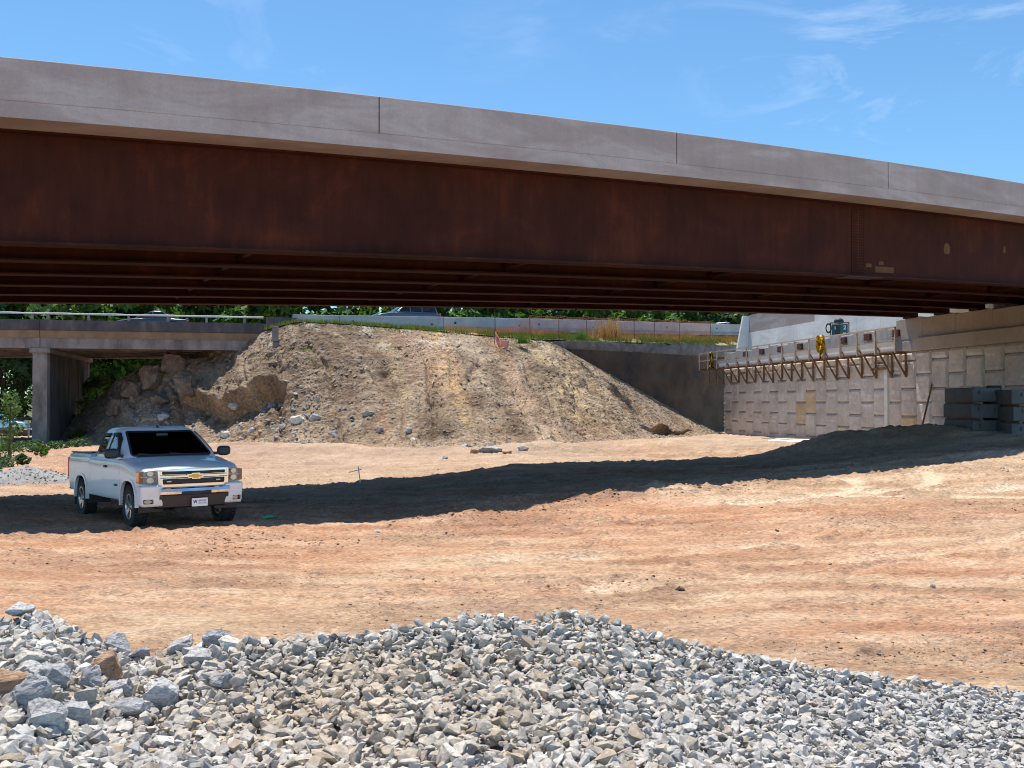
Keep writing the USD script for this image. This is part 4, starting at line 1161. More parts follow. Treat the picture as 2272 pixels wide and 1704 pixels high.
# ------------------------------------------------------------------ stacks of precast panels, timbers and pipes at the right
def _stacks():
    DARKC = noisy("dark_precast_concrete", [(0.3, (0.085, 0.085, 0.085)), (0.7, (0.13, 0.13, 0.13))], scale=1.2, rough=0.8, fine=0.12, fscale=6)  # dark grey with faint grain on every panel
    def stack(px, Y, z0, n, w, d, rz, seed, words):
        rg = np.random.default_rng(seed)
        c = at(px, 960, Y)
        z = z0
        for i in range(n):
            h = 0.62 if i else 0.72
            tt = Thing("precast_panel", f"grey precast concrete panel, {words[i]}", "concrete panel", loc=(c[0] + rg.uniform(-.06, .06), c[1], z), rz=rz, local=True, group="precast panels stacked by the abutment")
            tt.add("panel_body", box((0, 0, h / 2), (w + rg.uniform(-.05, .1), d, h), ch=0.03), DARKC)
            for x in (-w * 0.3, w * 0.3):
                tt.add("lifting_loop", rod((x, -d / 2 - 0.04, h * 0.55), (x, -d / 2 - 0.04, h * 0.8), 0.02, 6), RUST)
            z += h
            if i < n - 1:
                for x in (-w * 0.42, w * 0.42):
                    single("dunnage_timber", box((c[0] + x * math.cos(rz) + 0.1, c[1] + x * math.sin(rz), z + 0.045), (0.12, d + 0.5, 0.088), rz=rz), TIMBER, f"timber spacer under the {words[i + 1]}, " + ("its farther end" if x > 0 else "its nearer end"), "timber")
                z += 0.09
        return c, z
    c, z = stack(2158, 45.5, -1.55, 3, 1.25, 2.4, 0.10, 1, ["lowest of the left-hand stack", "middle one of the left-hand stack", "topmost of the left-hand stack under the timbers"])
    for k, (dx, dz) in enumerate(((-0.25, 0.05), (0.05, 0.06), (0.32, 0.05))):
        single("loose_plank", box((c[0] + dx * 2.4 - 0.1, c[1] - 0.2 + 0.3 * k, z + 0.03 + 0.05 * (k == 1)), (1.1, 0.22, 0.045), rz=0.12 + 0.1 * k), TIMBER_PALE, ["pale plank on the left-hand precast stack, overhanging its wall side", "pale plank lying across the middle of the precast stack's top", "pale plank on the precast stack, at its dark shaded end"][k], "plank")
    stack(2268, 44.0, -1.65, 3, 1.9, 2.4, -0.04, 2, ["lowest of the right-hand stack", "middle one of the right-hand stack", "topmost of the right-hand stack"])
    p = at(2199, 960, 45.8)
    single("shaded_stack_end", box((p[0], p[1] - 0.3, -0.55), (0.55, 0.35, 2.5), rz=0.1, ch=0.03), plain("stack_end_shade", (0.035, 0.033, 0.033), rough=0.9), "dark upright box standing in for the shaded end of the precast stack", "post")  # dark box coloured as the shaded end faces of the stack
    # props leaning on the wall
    a, b = at(2045, 950, 55.8), at(2072, 836, 57.0)
    single("leaning_prop", beam(a, b, 0.07, 0.08), TIMBER, "long brown timber prop leaning against the block-faced wall beside the spoil heap", "timber")
    a, b = at(2096, 945, 50.5), at(2108, 890, 52.0)
    single("leaning_board", beam(a, b, 0.06, 0.12), TIMBER, "short dark board leaning on the wall beside the precast panels", "timber")
    # bundle of pipes on the ground
    for k, (u0, v0, u1, v1, Y0, Y1) in enumerate(((1708, 990, 1800, 995, 62.5, 60.5), (1712, 987, 1812, 992, 63.2, 61.0), (1722, 984, 1830, 990, 64.0, 61.6), (1705, 994, 1770, 996, 61.8, 60.8))):
        a, b = at(u0, v0, Y0), at(u1, v1, Y1)
        for q in (a, b):
            q[2] = float(ground(q[0], q[1])) + 0.10 + 0.02 * k
        single("steel_pipe", rod(a, b, 0.07, 10), GALV, ["pale steel pipe lying second from the front of the bundle by the wall", "pale steel pipe lying third from the front of the bundle by the wall", "pale steel pipe lying at the back of the bundle, nearest the wall", "short pale steel pipe at the front of the bundle by the wall"][k], "pipe", group="steel pipes on the ground before the wall", smooth=40)
    for k, (u, v, Y, L, r) in enumerate(((1765, 975, 71, 2.6, 0.2), (1795, 978, 69, 2.0, -0.3), (1735, 972, 74, 3.0, 0.1), (1820, 984, 65, 1.8, 0.5))):
        q = at(u, v, Y)
        q[2] = float(ground(q[0], q[1])) + 0.09
        single("loose_plank", box(q, (L, 0.2, 0.05), rz=r), TIMBER_PALE, ["pale board on the sand at the wall's foot, behind the pipes' middle", "pale board on the sand behind the pipes' right end", "pale board on the sand farthest back along the wall's foot", "short board on the sand where the spoil heap's shade begins"][k], "plank")


_stacks()

# ------------------------------------------------------------------ the heap of crushed stone in front
_cu = np.array([-200, 0, 70, 160, 290, 330, 450, 560, 700, 800, 900, 1000, 1080, 1180, 1230, 1270, 1330, 1450, 1600, 1760, 1900, 2050, 2272, 2500])
_cv = np.array([1372, 1372, 1348, 1385, 1450, 1455, 1428, 1412, 1402, 1394, 1380, 1366, 1352, 1360, 1352, 1344, 1368, 1398, 1432, 1458, 1480, 1500, 1522, 1540])


def heap(x, y):
    """height of the crushed stone's surface"""
    x, y = np.asarray(x, float), np.asarray(y, float)
    u = 1136 + FPX * x / np.maximum(y, 4.0)
    yc = 7.9 + 0.25 * np.sin(x * 1.3)
    zc = (890 - np.interp(u, _cu, _cv)) / FPX * yc - 0.03
    z5 = -1.86 - 0.02 * np.clip(x, -3, 3)
    a = np.clip((y - 4.7) / (yc - 4.7), 0, 1)
    z = z5 + (zc - z5) * a + 0.07 * np.sin(np.pi * a) * np.sin(x * 1.7 + 1) - 0.10 * np.sin(np.pi * a)
    return np.where(y > yc, zc - (y - yc) * 0.72, z) + 0.05 * (FBM(np.stack([x * 1.4, y * 1.4, 0 * x], -1), 3, 301) - 0.5)


def stones(n, seed):
    rg = np.random.default_rng(seed)
    out = []
    for _ in range(n):
        k = rg.integers(12, 19)
        p = rg.normal(size=(k, 3))
        p /= np.linalg.norm(p, axis=1, keepdims=True)
        p = np.sign(p) * np.abs(p) ** 0.75 * rg.uniform(0.84, 1.06, (k, 1)) * np.array((1, rg.uniform(.55, .85), rg.uniform(.38, .68)))
        out.append(_hull(p))
    return out


def scatter(protos, pos, size, rg, flat=0.5, lean=0.0, owner=False):
    """many stones joined into one mesh: each a turned and scaled copy of one of the shapes"""
    V, F, O, k = [], [], [], 0
    which = rg.integers(0, len(protos), len(pos))
    ang = rg.uniform(0, 2 * np.pi, len(pos))
    tilt = rg.normal(0, flat, (len(pos), 2))
    st = rg.uniform(0.8, 1.25, (len(pos), 3))
    for i in range(len(protos)):
        I = np.nonzero(which == i)[0]
        v, f = protos[i]
        v = v - v.mean(0)
        P = v[None] * st[I, None] * size[I, None, None]
        for t, (a, b) in ((tilt[I, 0], (1, 2)), (tilt[I, 1], (0, 2)), (ang[I], (0, 1)), (np.full(len(I), lean), (1, 2))):
            c, s = np.cos(t)[:, None], np.sin(t)[:, None]
            pa, pb = P[..., a] * c - P[..., b] * s, P[..., a] * s + P[..., b] * c
            P = P.copy()
            P[..., a], P[..., b] = pa, pb
        P += pos[I, None]
        V.append(P.reshape(-1, 3))
        O.append(np.repeat(I, len(v)))
        F.append((f[None] + (np.arange(len(I)) * len(v))[:, None, None] + k).reshape(-1, 3))
        k += len(I) * len(v)
    return (np.vstack(V), np.vstack(F), np.concatenate(O)) if owner else (np.vstack(V), np.vstack(F))


STONES = [(0.36, 0.345, 0.335), (0.46, 0.44, 0.43), (0.52, 0.50, 0.485), (0.57, 0.55, 0.53), (0.60, 0.575, 0.55), (0.50, 0.475, 0.445), (0.55, 0.50, 0.43), (0.66, 0.64, 0.615), (0.42, 0.42, 0.425), (0.62, 0.585, 0.54), (0.44, 0.37, 0.29)]


def _gravel():
    rg = np.random.default_rng(41)
    pr = stones(44, 6)
    t = Thing("crushed_stone_heap", "long heap of grey crushed stone spread across the near edge of the dirt", "gravel heap", loc=(0, 7, -2.2))
    # a bed below, so that no gap shows clay
    xs, ys = np.meshgrid(np.linspace(-6.5, 6.5, 150), np.linspace(2.6, 10.5, 110), indexing="ij")
    zz = np.maximum(heap(xs, ys) - 0.05, ground_base(xs, ys) - 0.25)
    t.add("stone_dust", (np.stack([xs, ys, zz], -1).reshape(-1, 3), grid_faces(150, 110)), noisy("stone_dust_bed", [(0.3, (0.24, 0.23, 0.22)), (0.7, (0.40, 0.385, 0.37))], scale=20, rough=0.95, bump=0.6, bscale=60))
    def spots(n, y0=3.4, y1=10.2):
        # more of them near, where one sees single stones
        y = rg.uniform(y0, y1, n)
        x = rg.uniform(-0.66, 0.66, n) * np.maximum(y, 5) * 1.0
        return x, y
    # ordinary stones in three layers
    P, S = [], []
    for n, lo, hi, lift in ((24000, 0.015, 0.030, -0.010), (11000, 0.026, 0.046, 0.002), (4200, 0.042, 0.066, 0.008)):
        x, y = spots(n)
        gz = heap(x, y)
        keep = gz > ground_base(x, y) - 0.03
        # the right-hand part is finer
        s = rg.uniform(lo, hi, n) * np.interp(x / y, [-0.5, -0.2, 0.1, 0.5], [1.25, 1.12, 1.08, 0.80])
        P.append(np.stack([x, y, gz + lift + rg.normal(0, 0.010, n)], -1)[keep])
        S.append(s[keep])
    pos, size = np.vstack(P), np.concatenate(S)
    # bigger quarry stones among the left end
    n = 520
    x, y = spots(n)
    u = x / y
    keep = (rg.random(n) < np.interp(u, [-0.5, -0.30, -0.17, -0.08, 0.0], [1, 0.85, 0.3, 0.06, 0.015])) & (heap(x, y) > ground_base(x, y))
    bp = np.stack([x, y, heap(x, y) + 0.02], -1)[keep]
    bs = (0.045 + 0.06 * rg.random(n) ** 1.6)[keep]
    pos, size = np.vstack([pos, bp]), np.concatenate([size, bs])
    vis = (pos[:, 1] > 5.0) & (np.abs(pos[:, 0] / pos[:, 1]) < 0.5) & (pos[:, 1] < 8.2)
    big = np.argsort(-np.where(vis, size / pos[:, 1], 0))[:290]
    pal = np.array(STONES)
    def tints(p):
        c = pal[rg.integers(0, len(pal), len(p))] * rg.uniform(0.62, 0.94, (len(p), 1)) * np.array((1.02, 0.99, 0.935))
        # a load of browner, dustier stone was tipped in the middle
        q = np.stack([p[:, 0] * 0.9, p[:, 1] * 0.9, 0 * p[:, 0]], -1)
        tan = np.exp(-((p[:, 0] + 0.75) / 1.5) ** 2 - ((p[:, 1] - 6.7) / 0.75) ** 2) + 0.55 * np.clip((FBM(q, 3, 310) - 0.5) * 4, 0, 1)
        tan = np.clip(tan * rg.uniform(0.2, 1.25, len(p)), 0, 1)[:, None]
        dusty = 0.35 * np.clip((p[:, :1] / p[:, 1:2] - 0.05) * 3, 0, 1)
        c = c * (1 - 0.7 * tan) + 0.7 * tan * np.array((0.41, 0.315, 0.215)) * rg.uniform(0.7, 1.2, (len(p), 1))
        return c * (1 - dusty) + dusty * np.array((0.47, 0.445, 0.42))
    for i in big:
        v, f = scatter(pr, pos[i:i + 1], size[i:i + 1], rg, 0.45)
        t.add("stone", (v, f), STONE_T, attrs={"tint": np.repeat(tints(pos[i:i + 1]), len(v), axis=0)})
    rest = np.ones(len(pos), bool)
    rest[big] = False
    v, f, own = scatter(pr, pos[rest], size[rest], rg, 0.5, owner=True)
    t.add("loose_stones", (v, f), STONE_T, kind="stuff", attrs={"tint": tints(pos[rest])[own]})
    # strays rolled off the back on to the clay
    n = 1100
    u = rg.uniform(-0.62, 0.62, n)
    y = 8.0 + rg.exponential(0.55, n) * np.interp(u, [-0.5, 0.1, 0.25, 0.5], [0.25, 0.35, 1.3, 2.2])
    x = u * y
    ok = y < 13
    gz = ground(x, y)
    fl = [(v * np.array((1, 1, 0.6)), f) for v, f in pr]
    v, f = scatter(fl, np.stack([x, y, gz + 0.003], -1)[ok], (0.009 + 0.022 * rg.random(n) ** 2)[ok], rg, 0.2)
    single("stray_stones", (v, f), RUBBLE, "scattered grey stones strewn on the clay behind the stone heap", "gravel", kind="stuff")


_gravel()


def boulder(name, u, v, Y, w, d, h, mat, label, seed, rot=(0, 0, 0), sink=0.2, cat="rock", onto=heap, sharp=0.70, n=20, spot=None):
    """an angular rock, its middle at photo pixel (u, v) at depth Y"""
    rg = np.random.default_rng(seed)
    p = rg.normal(size=(n, 3))
    p /= np.linalg.norm(p, axis=1, keepdims=True)
    p = np.sign(p) * np.abs(p) ** sharp * rg.uniform(0.88, 1.05, (n, 1))
    m = trimesh.Trimesh(*_hull(p), process=False)
    m.apply_scale(np.array((w, d, h)) / 2 / np.abs(m.vertices).max(0))
    m.apply_transform(trimesh.transformations.euler_matrix(*rot))
    # break the flat faces up
    for _ in range(3):
        m = m.subdivide()
    m.merge_vertices()
    q = m.vertices / max(w, d, h)
    dn = np.array(m.vertex_normals)
    m.vertices = m.vertices + dn * (0.22 * min(w, d, h) * (FBM(q * 4 + seed, 4, seed)[:, None] - 0.5) + 0.10 * min(w, d, h) * (np.abs(FBM(q * 7 + seed, 3, seed + 1) - 0.5)[:, None] * 2 - .3))
    lift = h * (0.5 - sink)
    ys = np.linspace(Y * 0.80, Y * 1.06, 60)        # where the line of sight meets what it lies on
    cs = [at(u, v, y) for y in ys]
    c = cs[int(np.argmin([abs(q_[2] - float(onto(q_[0], q_[1])) - lift) for q_ in cs]))]
    c[2] = float(onto(c[0], c[1])) + lift
    c = c if spot is None else spot
    m.apply_translation(c)
    single(name, m, mat, label, cat, smooth=28)


_B = [  # u, v, Y, w, d, h, material, label, rot
    (240, 1480, 7.0, 0.24, 0.24, 0.33, 2, "brown flat-topped rock standing on end in the left part of the stone heap", (0.15, -0.12, 0.3)),
    (262, 1398, 7.7, 0.26, 0.22, 0.22, 0, "dark blue-grey block behind the brown rock, above the heap's edge", (0.2, 0.1, 0.7)),
    (48, 1350, 7.7, 0.24, 0.20, 0.14, 1, "grey boulder with a flat lit top crowning the left heap", (0.1, 0.15, 0.2)),
    (308, 1415, 7.6, 0.18, 0.14, 0.14, 0, "narrow dark grey rock right of the blue-grey block", (0.3, 0.2, 0.9)),
    (480, 1402, 7.7, 0.26, 0.18, 0.20, 0, "pointed grey rock leaning up on the heap's back edge", (0.2, -0.6, 0.2)),
    (400, 1428, 7.5, 0.27, 0.18, 0.15, 1, "long grey rock leaning left of the pointed rock", (0.1, -0.5, 0.3)),
    (512, 1432, 7.4, 0.25, 0.17, 0.13, 3, "cream-white rock below the pointed grey rock", (0.1, 0.35, 0.1)),
    (440, 1455, 7.1, 0.24, 0.18, 0.16, 1, "grey-brown rock with a pale top edge below the cream rock", (0.2, 0.1, 0.5)),
    (345, 1505, 6.7, 0.18, 0.14, 0.10, 3, "small cream rock above the pale slab", (0.2, 0.1, 0.2)),
    (358, 1538, 6.4, 0.34, 0.20, 0.24, 1, "pale grey quartz-streaked slab tilted to the right in the heap", (0.15, 0.62, 0.1)),
    (290, 1555, 6.2, 0.28, 0.20, 0.15, 0, "wide dark grey rock left of the pale slab's foot", (0.1, -0.05, 0.1)),
    (20, 1520, 6.4, 0.32, 0.24, 0.22, 2, "rounded brown-grey boulder at the heap's far left", (0.1, 0.1, 0.4)),
    (72, 1535, 6.2, 0.26, 0.22, 0.22, 0, "blue-grey boulder right of the brown-grey one at the far left", (0.3, 0.2, 0.8)),
    (118, 1502, 6.5, 0.24, 0.2, 0.2, 0, "cube-like blue-grey rock between the brown rock and the far-left boulders", (0.2, 0.5, 0.5)),
    (68, 1495, 6.7, 0.25, 0.16, 0.15, 1, "grey rock with a white lit face above the blue-grey boulder", (0.2, 0.45, 0.1)),
    (202, 1505, 6.6, 0.17, 0.15, 0.19, 0, "upright dark grey rock left of the brown rock's foot", (0.1, 0.1, 0.5)),
    (100, 1590, 5.8, 0.26, 0.2, 0.24, 1, "big grey rock with a broad pale face low on the left", (0.3, 0.3, 0.3)),
    (172, 1582, 5.9, 0.27, 0.2, 0.17, 0, "flat-topped blue-grey rock right of the big pale-faced one", (0.1, 0.05, 0.2)),
    (66, 1461, 6.9, 0.24, 0.18, 0.11, 3, "shining white-topped rock in the dark stones at the left", (0.05, 0.2, 0.3)),
    (610, 1425, 7.5, 0.24, 0.18, 0.09, 2, "flat tan rock on the heap's back edge right of the cream one", (0.05, 0.1, 0.2)),
    (265, 1508, 6.5, 0.2, 0.14, 0.15, 1, "grey rock tucked under the brown rock's right side", (0.2, -0.4, 0.2)),
    (495, 1510, 6.6, 0.2, 0.16, 0.13, 0, "blue-grey rock among fine stones right of the pale slab", (0.2, -0.4, 0.4)),
]
for _i, (u, v, Y, w, d, h, mt, lab, rot) in enumerate(_B):
    boulder("boulder", u, v, Y, w * .88, d * .88, h * .88, ROCK[mt], lab, 50 + _i, rot)


# ------------------------------------------------------------------ loose clods, rubble, rocks out on the site
def _loose():
    rg = np.random.default_rng(77)
    pr = [(v * np.array((1, 1, 0.55)), f) for v, f in stones(24, 8)]
    # clods where the ground is churned
    n = 90000
    y = 8.5 + 55 * rg.random(n) ** 1.6
    x = rg.uniform(-0.56, 0.56, n) * y
    q = np.stack([x, y, 0 * x], -1)
    rough = np.clip((FBM(q * np.array([0.30, 0.55, 1]), 3, 21) - 0.47) * 5, 0, 1)
    belt = np.exp(-((y - (22.4 + 0.5 * x)) / 1.3) ** 2) * np.clip((x + 3.0) / 2, 0, 1) * np.clip((9 - x) / 3, 0, 1)
    rubb = np.exp(-((x + 4.8) / 3.0) ** 2 - ((y - 16.3) / 1.2) ** 2) * np.clip((FBM(q * 0.9, 3, 39) - 0.42) * 5, 0, 1)
    keep = rg.random(n) < (0.016 + 0.45 * rough ** 1.8 + 0.9 * belt + 0.9 * rubb) * np.clip(1.3 - y / 70, 0.2, 1)
    x, y = x[keep], y[keep]
    s = (0.007 + 0.022 * rg.random(len(x)) ** 3) * np.clip(y / 14, 0.7, 1.9) * (1 + 0.5 * belt[keep] + 0.9 * rubb[keep])
    v, f = scatter(pr, np.stack([x, y, ground(x, y) + s * 0.10], -1), s, rg, 0.22)
    single("dirt_clods", (v, f), CLOD, "broken clods and stone chips scattered over the graded red clay", "clods", kind="stuff")
    # rubble on the bank
    n = 26000
    iu, iw = rg.integers(0, _mv.shape[0], n), (rg.random(n) ** 1.25 * (_mv.shape[1] - 1)).astype(int)
    p, nn = _mv[iu, iw], _mn[iu, iw]
    dens = 0.25 + 0.75 * np.clip((FBM(p * 0.5, 3, 33) - 0.42) * 4, 0, 1)
    keep = rg.random(n) < dens
    p, iw = p[keep], iw[keep]
    s = 0.028 + 0.14 * rg.random(len(p)) ** 4.0
    v, f = scatter(pr, p + np.array([0, -0.01, 0.01]), s, rg, 0.3, lean=0.6)
    single("bank_rubble", (v, f), RUBBLE, "small stones and clods lying all over the cut bank", "rubble", kind="stuff")
    # the spill of broken grey rock below the hollow
    n = 2600
    iu, iw = rg.integers(0, _mv.shape[0], n), (rg.random(n) * 0.52 * (_mv.shape[1] - 1)).astype(int)
    p = _mv[iu, iw]
    pw = iw / (_mv.shape[1] - 1)
    k = (p[:, 0] > -25) & (p[:, 0] < -8.5) & (rg.random(n) < np.interp(p[:, 0], [-25, -21, -19, -13.5, -8.5], [1.0, 0.9, .9, 0.9, 0.05])) & (pw < np.interp(p[:, 0], [-25, -17, -13, -8.5], [.35, .45, .5, .2]))
    p = p[k]
    s = 0.05 + 0.20 * rg.random(len(p)) ** 3.0
    v, f = scatter(pr, p + np.array([0, -0.03, 0.03]), s, rg, 0.45, lean=0.5)
    single("broken_rock_spill", (v, f), GRAVEL, "spill of broken grey rock at the bank's foot below the dark hollow", "rubble", kind="stuff")


_loose()
_gr = lambda x, y: float(ground(x, y))


def bank_rock(u, v, w, d, h, mat, label, seed, rot=(0, 0, 0)):
    """a rock lying on the bank where the line of sight meets it"""
    d0 = dirv(u, v)
    d0 = d0 / d0[1]
    pts = _mv.reshape(-1, 3)
    uu = pts[:, 0] / pts[:, 1] - d0[0]
    vv = pts[:, 2] / pts[:, 1] - d0[2]
    k = np.argmin(uu ** 2 + vv ** 2 + 1e-7 * pts[:, 1])
    boulder("rock", u, v, pts[k, 1], w, d, h, mat, label, seed, rot, spot=pts[k] + np.array((0, 0.08 * d, 0.0 * h)))


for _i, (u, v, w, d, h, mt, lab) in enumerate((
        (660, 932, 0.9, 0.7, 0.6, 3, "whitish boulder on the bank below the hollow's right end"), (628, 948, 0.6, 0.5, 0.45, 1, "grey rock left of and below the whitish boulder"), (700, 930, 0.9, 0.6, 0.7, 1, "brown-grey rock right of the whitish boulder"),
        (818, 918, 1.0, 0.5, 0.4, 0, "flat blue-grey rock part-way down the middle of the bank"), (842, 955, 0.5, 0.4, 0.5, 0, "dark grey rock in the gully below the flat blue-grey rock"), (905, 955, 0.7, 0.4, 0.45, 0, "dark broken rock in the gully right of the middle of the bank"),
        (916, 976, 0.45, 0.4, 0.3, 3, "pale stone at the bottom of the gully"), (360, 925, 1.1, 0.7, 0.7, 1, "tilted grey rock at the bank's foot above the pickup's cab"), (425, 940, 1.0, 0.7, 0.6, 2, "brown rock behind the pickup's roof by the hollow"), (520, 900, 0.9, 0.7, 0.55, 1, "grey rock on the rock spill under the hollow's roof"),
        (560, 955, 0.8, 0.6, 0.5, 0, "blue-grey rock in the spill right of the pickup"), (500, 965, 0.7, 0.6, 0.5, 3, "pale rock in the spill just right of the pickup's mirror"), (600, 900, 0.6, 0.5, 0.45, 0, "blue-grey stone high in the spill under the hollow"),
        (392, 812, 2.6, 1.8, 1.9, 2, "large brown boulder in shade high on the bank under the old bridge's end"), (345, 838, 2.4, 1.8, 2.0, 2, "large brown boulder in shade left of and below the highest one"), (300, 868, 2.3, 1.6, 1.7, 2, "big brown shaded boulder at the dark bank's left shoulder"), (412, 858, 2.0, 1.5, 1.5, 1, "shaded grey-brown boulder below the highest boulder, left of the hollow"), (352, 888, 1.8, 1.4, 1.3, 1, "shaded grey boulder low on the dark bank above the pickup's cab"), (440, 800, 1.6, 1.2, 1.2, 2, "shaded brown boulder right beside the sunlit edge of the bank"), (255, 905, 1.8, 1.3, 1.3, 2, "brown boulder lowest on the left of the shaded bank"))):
    bank_rock(u, v, w, d, h, ROCK_BANK if _i > 12 or _i == 8 else ROCK[mt], lab, 120 + _i, (0.1, 0.2 - 0.03 * _i, 0.3 * _i))
for _i, (u, v, Y, w, d, h, mt, lab) in enumerate(((1083, 1000, 53.0, 1.45, 0.9, 0.55, 0, "large flat grey rock lying at the foot of the bank"), (1028, 994, 54.0, 0.75, 0.6, 0.5, 0, "grey rock left of the large flat rock at the bank's foot"), (1052, 1003, 53.2, 0.42, 0.4, 0.36, 2, "small brown rock between the two grey rocks at the bank's foot"),
        (1125, 1005, 52.5, 0.5, 0.4, 0.3, 2, "small brown clod just right of the large flat rock"), (1160, 998, 54.0, 0.7, 0.4, 0.4, 0, "blue-grey rock farther right along the bank's foot"), (988, 1018, 48.5, 0.35, 0.3, 0.25, 0, "small blue-grey rock in front of the bank's foot"),
        (838, 1182, 18.8, 0.15, 0.12, 0.10, 3, "pale stone lying in the sun just in front of the shade's edge"), (1845, 1149, 17.6, 0.10, 0.08, 0.07, 3, "small pale stone on the clay near the curved tracks"), (1842, 1238, 13.2, 0.08, 0.07, 0.05, 2, "small dark clod lying alone on the sandy clay"), (2070, 1295, 11.5, 0.06, 0.05, 0.06, 1, "small grey stone on the smooth clay at the right"),
        (1500, 1302, 11.6, .28, .2, .10, 2, "flat brown clod on the clay behind the heap's second peak"))):
    boulder("rock", u, v, Y, w, d, h, ROCK[mt], lab, 160 + _i, (0.05, 0.05, 0.2 * _i), onto=ground, sink=0.35)

# ------------------------------------------------------------------ vehicles
WHITE = MAT("white_car_paint", {"tc": ("texture_coordinate", {}), "n": ("noise_texture", {"scale": 5.0, "detail": 6.0, "roughness": 0.65}), "xyz": ("separate_xyz", {}),
                                "low": ("map_range", {"from_min": 0.95, "from_max": 0.42, "to_min": 0.0, "to_max": 0.5, "clamp": True}), "nm": ("map_range", {"from_min": 0.3, "from_max": 0.7, "to_min": 0.15, "to_max": 1.0, "clamp": True}), "d": ("math", {"math_type": "multiply"}),
                                "mx": ("mix", {"color1": (0.69, 0.68, 0.685), "color2": (0.40, 0.30, 0.22)}), "rg": ("map_range", {"from_min": 0.0, "from_max": 0.5, "to_min": 0.55, "to_max": 0.0, "clamp": True}),
                                "p": ("principled_bsdf", {"roughness": 0.45, "specular_ior_level": 0.5, "coat_weight": 0.5, "coat_roughness": 0.06})},
            [("tc.object", "n.vector"), ("tc.object", "xyz.vector"), ("xyz.z", "low.value"), ("n.fac", "nm.value"), ("low.result", "d.value1"), ("nm.result", "d.value2"), ("d.value", "mx.fac"), ("mx.color", "p.base_color"), ("d.value", "rg.value"), ("rg.result", "p.coat_weight")])
CHROME = MAT("chrome", {"p": ("principled_bsdf", {"base_color": (0.86, 0.87, 0.88), "metallic": 1.0, "roughness": 0.09})})
ALLOY = MAT("polished_wheel", {"p": ("principled_bsdf", {"base_color": (0.66, 0.67, 0.68), "metallic": 1.0, "roughness": 0.24})})
GLASS_W = pane("windscreen_glass", (0.50, 0.55, 0.53))
GLASS_S = pane("tinted_side_glass", (0.30, 0.33, 0.33))
LENS = pane("lamp_lens", (0.74, 0.77, 0.80))
AMBER = plain("amber_lens", (0.62, 0.17, 0.025), rough=0.2, coat=1.0)
REFLECT = MAT("lamp_reflector", {"p": ("principled_bsdf", {"base_color": (0.36, 0.37, 0.39), "metallic": 1.0, "roughness": 0.14})})
INTERIOR = plain("dark_upholstery", (0.035, 0.034, 0.034), rough=0.9)
GOLD = MAT("gold_emblem", {"p": ("principled_bsdf", {"base_color": (0.62, 0.36, 0.05), "metallic": 0.5, "roughness": 0.35})})
RED = plain("red_lens", (0.35, 0.012, 0.012), rough=0.2, coat=1.0)


def superel(cx, cy, a, b, n, k=72):
    t = np.linspace(0, 2 * np.pi, k, endpoint=False)
    c, s = np.cos(t), np.sin(t)
    return np.stack([cx + a * np.sign(c) * np.abs(c) ** (2 / n), cy + b * np.sign(s) * np.abs(s) ** (2 / n)], -1)


def stack_solid(levels, k=72):
    """closed solid from outlines: (z, x rear, x front, half width, squareness)"""
    rings = []
    for z, xr, xf, w, n in levels:
        p = superel((xr + xf) / 2, 0, (xf - xr) / 2, w, n, k)
        rings.append(np.column_stack([p, np.full(k, z)]))
    v = np.vstack(rings + [[[np.mean(rings[0][:, 0]), 0, levels[0][0]]], [[np.mean(rings[-1][:, 0]), 0, levels[-1][0] + 0.004]]])
    f = [grid_faces(len(levels), k, wrap=True)]
    i = np.arange(k)
    f.append(np.stack([(i + 1) % k, i, np.full(k, len(levels) * k)], 1))
    o = (len(levels) - 1) * k
    f.append(np.stack([o + i, o + (i + 1) % k, np.full(k, len(levels) * k + 1)], 1))
    m = trimesh.Trimesh(v, np.vstack(f), process=False)
    if m.volume < 0:
        m.invert()
    return m


def densify(levels, n=5):
    from scipy.interpolate import PchipInterpolator
    L = np.array(levels, float)
    t = np.linspace(0, len(L) - 1, (len(L) - 1) * n + 1)
    return PchipInterpolator(np.arange(len(L)), L)(t)


def shrink(levels, d):
    return [(z + (0 if i == 0 else -d * 0.6), xr + d, xf - d, w - d, n) for i, (z, xr, xf, w, n) in enumerate(levels)]


def loft_body(stations, nsub=6):
    """lower body: stations of (x, half section points (y, z) bottom to top), mirrored and closed"""
    from scipy.interpolate import PchipInterpolator
    X = np.array([s[0] for s in stations], float)
    H = np.array([s[1] for s in stations], float)
    xs = np.unique(np.concatenate([np.linspace(a, b, nsub + 1) for a, b in zip(X[:-1], X[1:])]))
    H2 = PchipInterpolator(X, H)(xs)
    # refine each half section with a smooth curve
    n = H2.shape[1]
    tt = np.linspace(0, n - 1, (n - 1) * 3 + 1)
    H3 = PchipInterpolator(np.arange(n), H2, axis=1)(tt)
    H3[:, 0, 0] = 0
    H3[:, -1, 0] = 0
    full = np.concatenate([H3, H3[:, ::-1][:, 1:-1] * np.array([-1, 1])], axis=1)
    k = full.shape[1]
    v = np.concatenate([np.column_stack([np.full(k, x), r]) for x, r in zip(xs, full)])
    f = [grid_faces(len(xs), k, wrap=True)]
    v = np.vstack([v, [[xs[0], 0, full[0, :, 1].mean()]], [[xs[-1], 0, full[-1, :, 1].mean()]]])
    i = np.arange(k)
    f.append(np.stack([(i + 1) % k, i, np.full(k, len(v) - 2)], 1))
    o = (len(xs) - 1) * k
    f.append(np.stack([o + i, o + (i + 1) % k, np.full(k, len(v) - 1)], 1))
    m = trimesh.Trimesh(v, np.vstack(f), process=False)
    if m.volume < 0:
        m.invert()
    return m


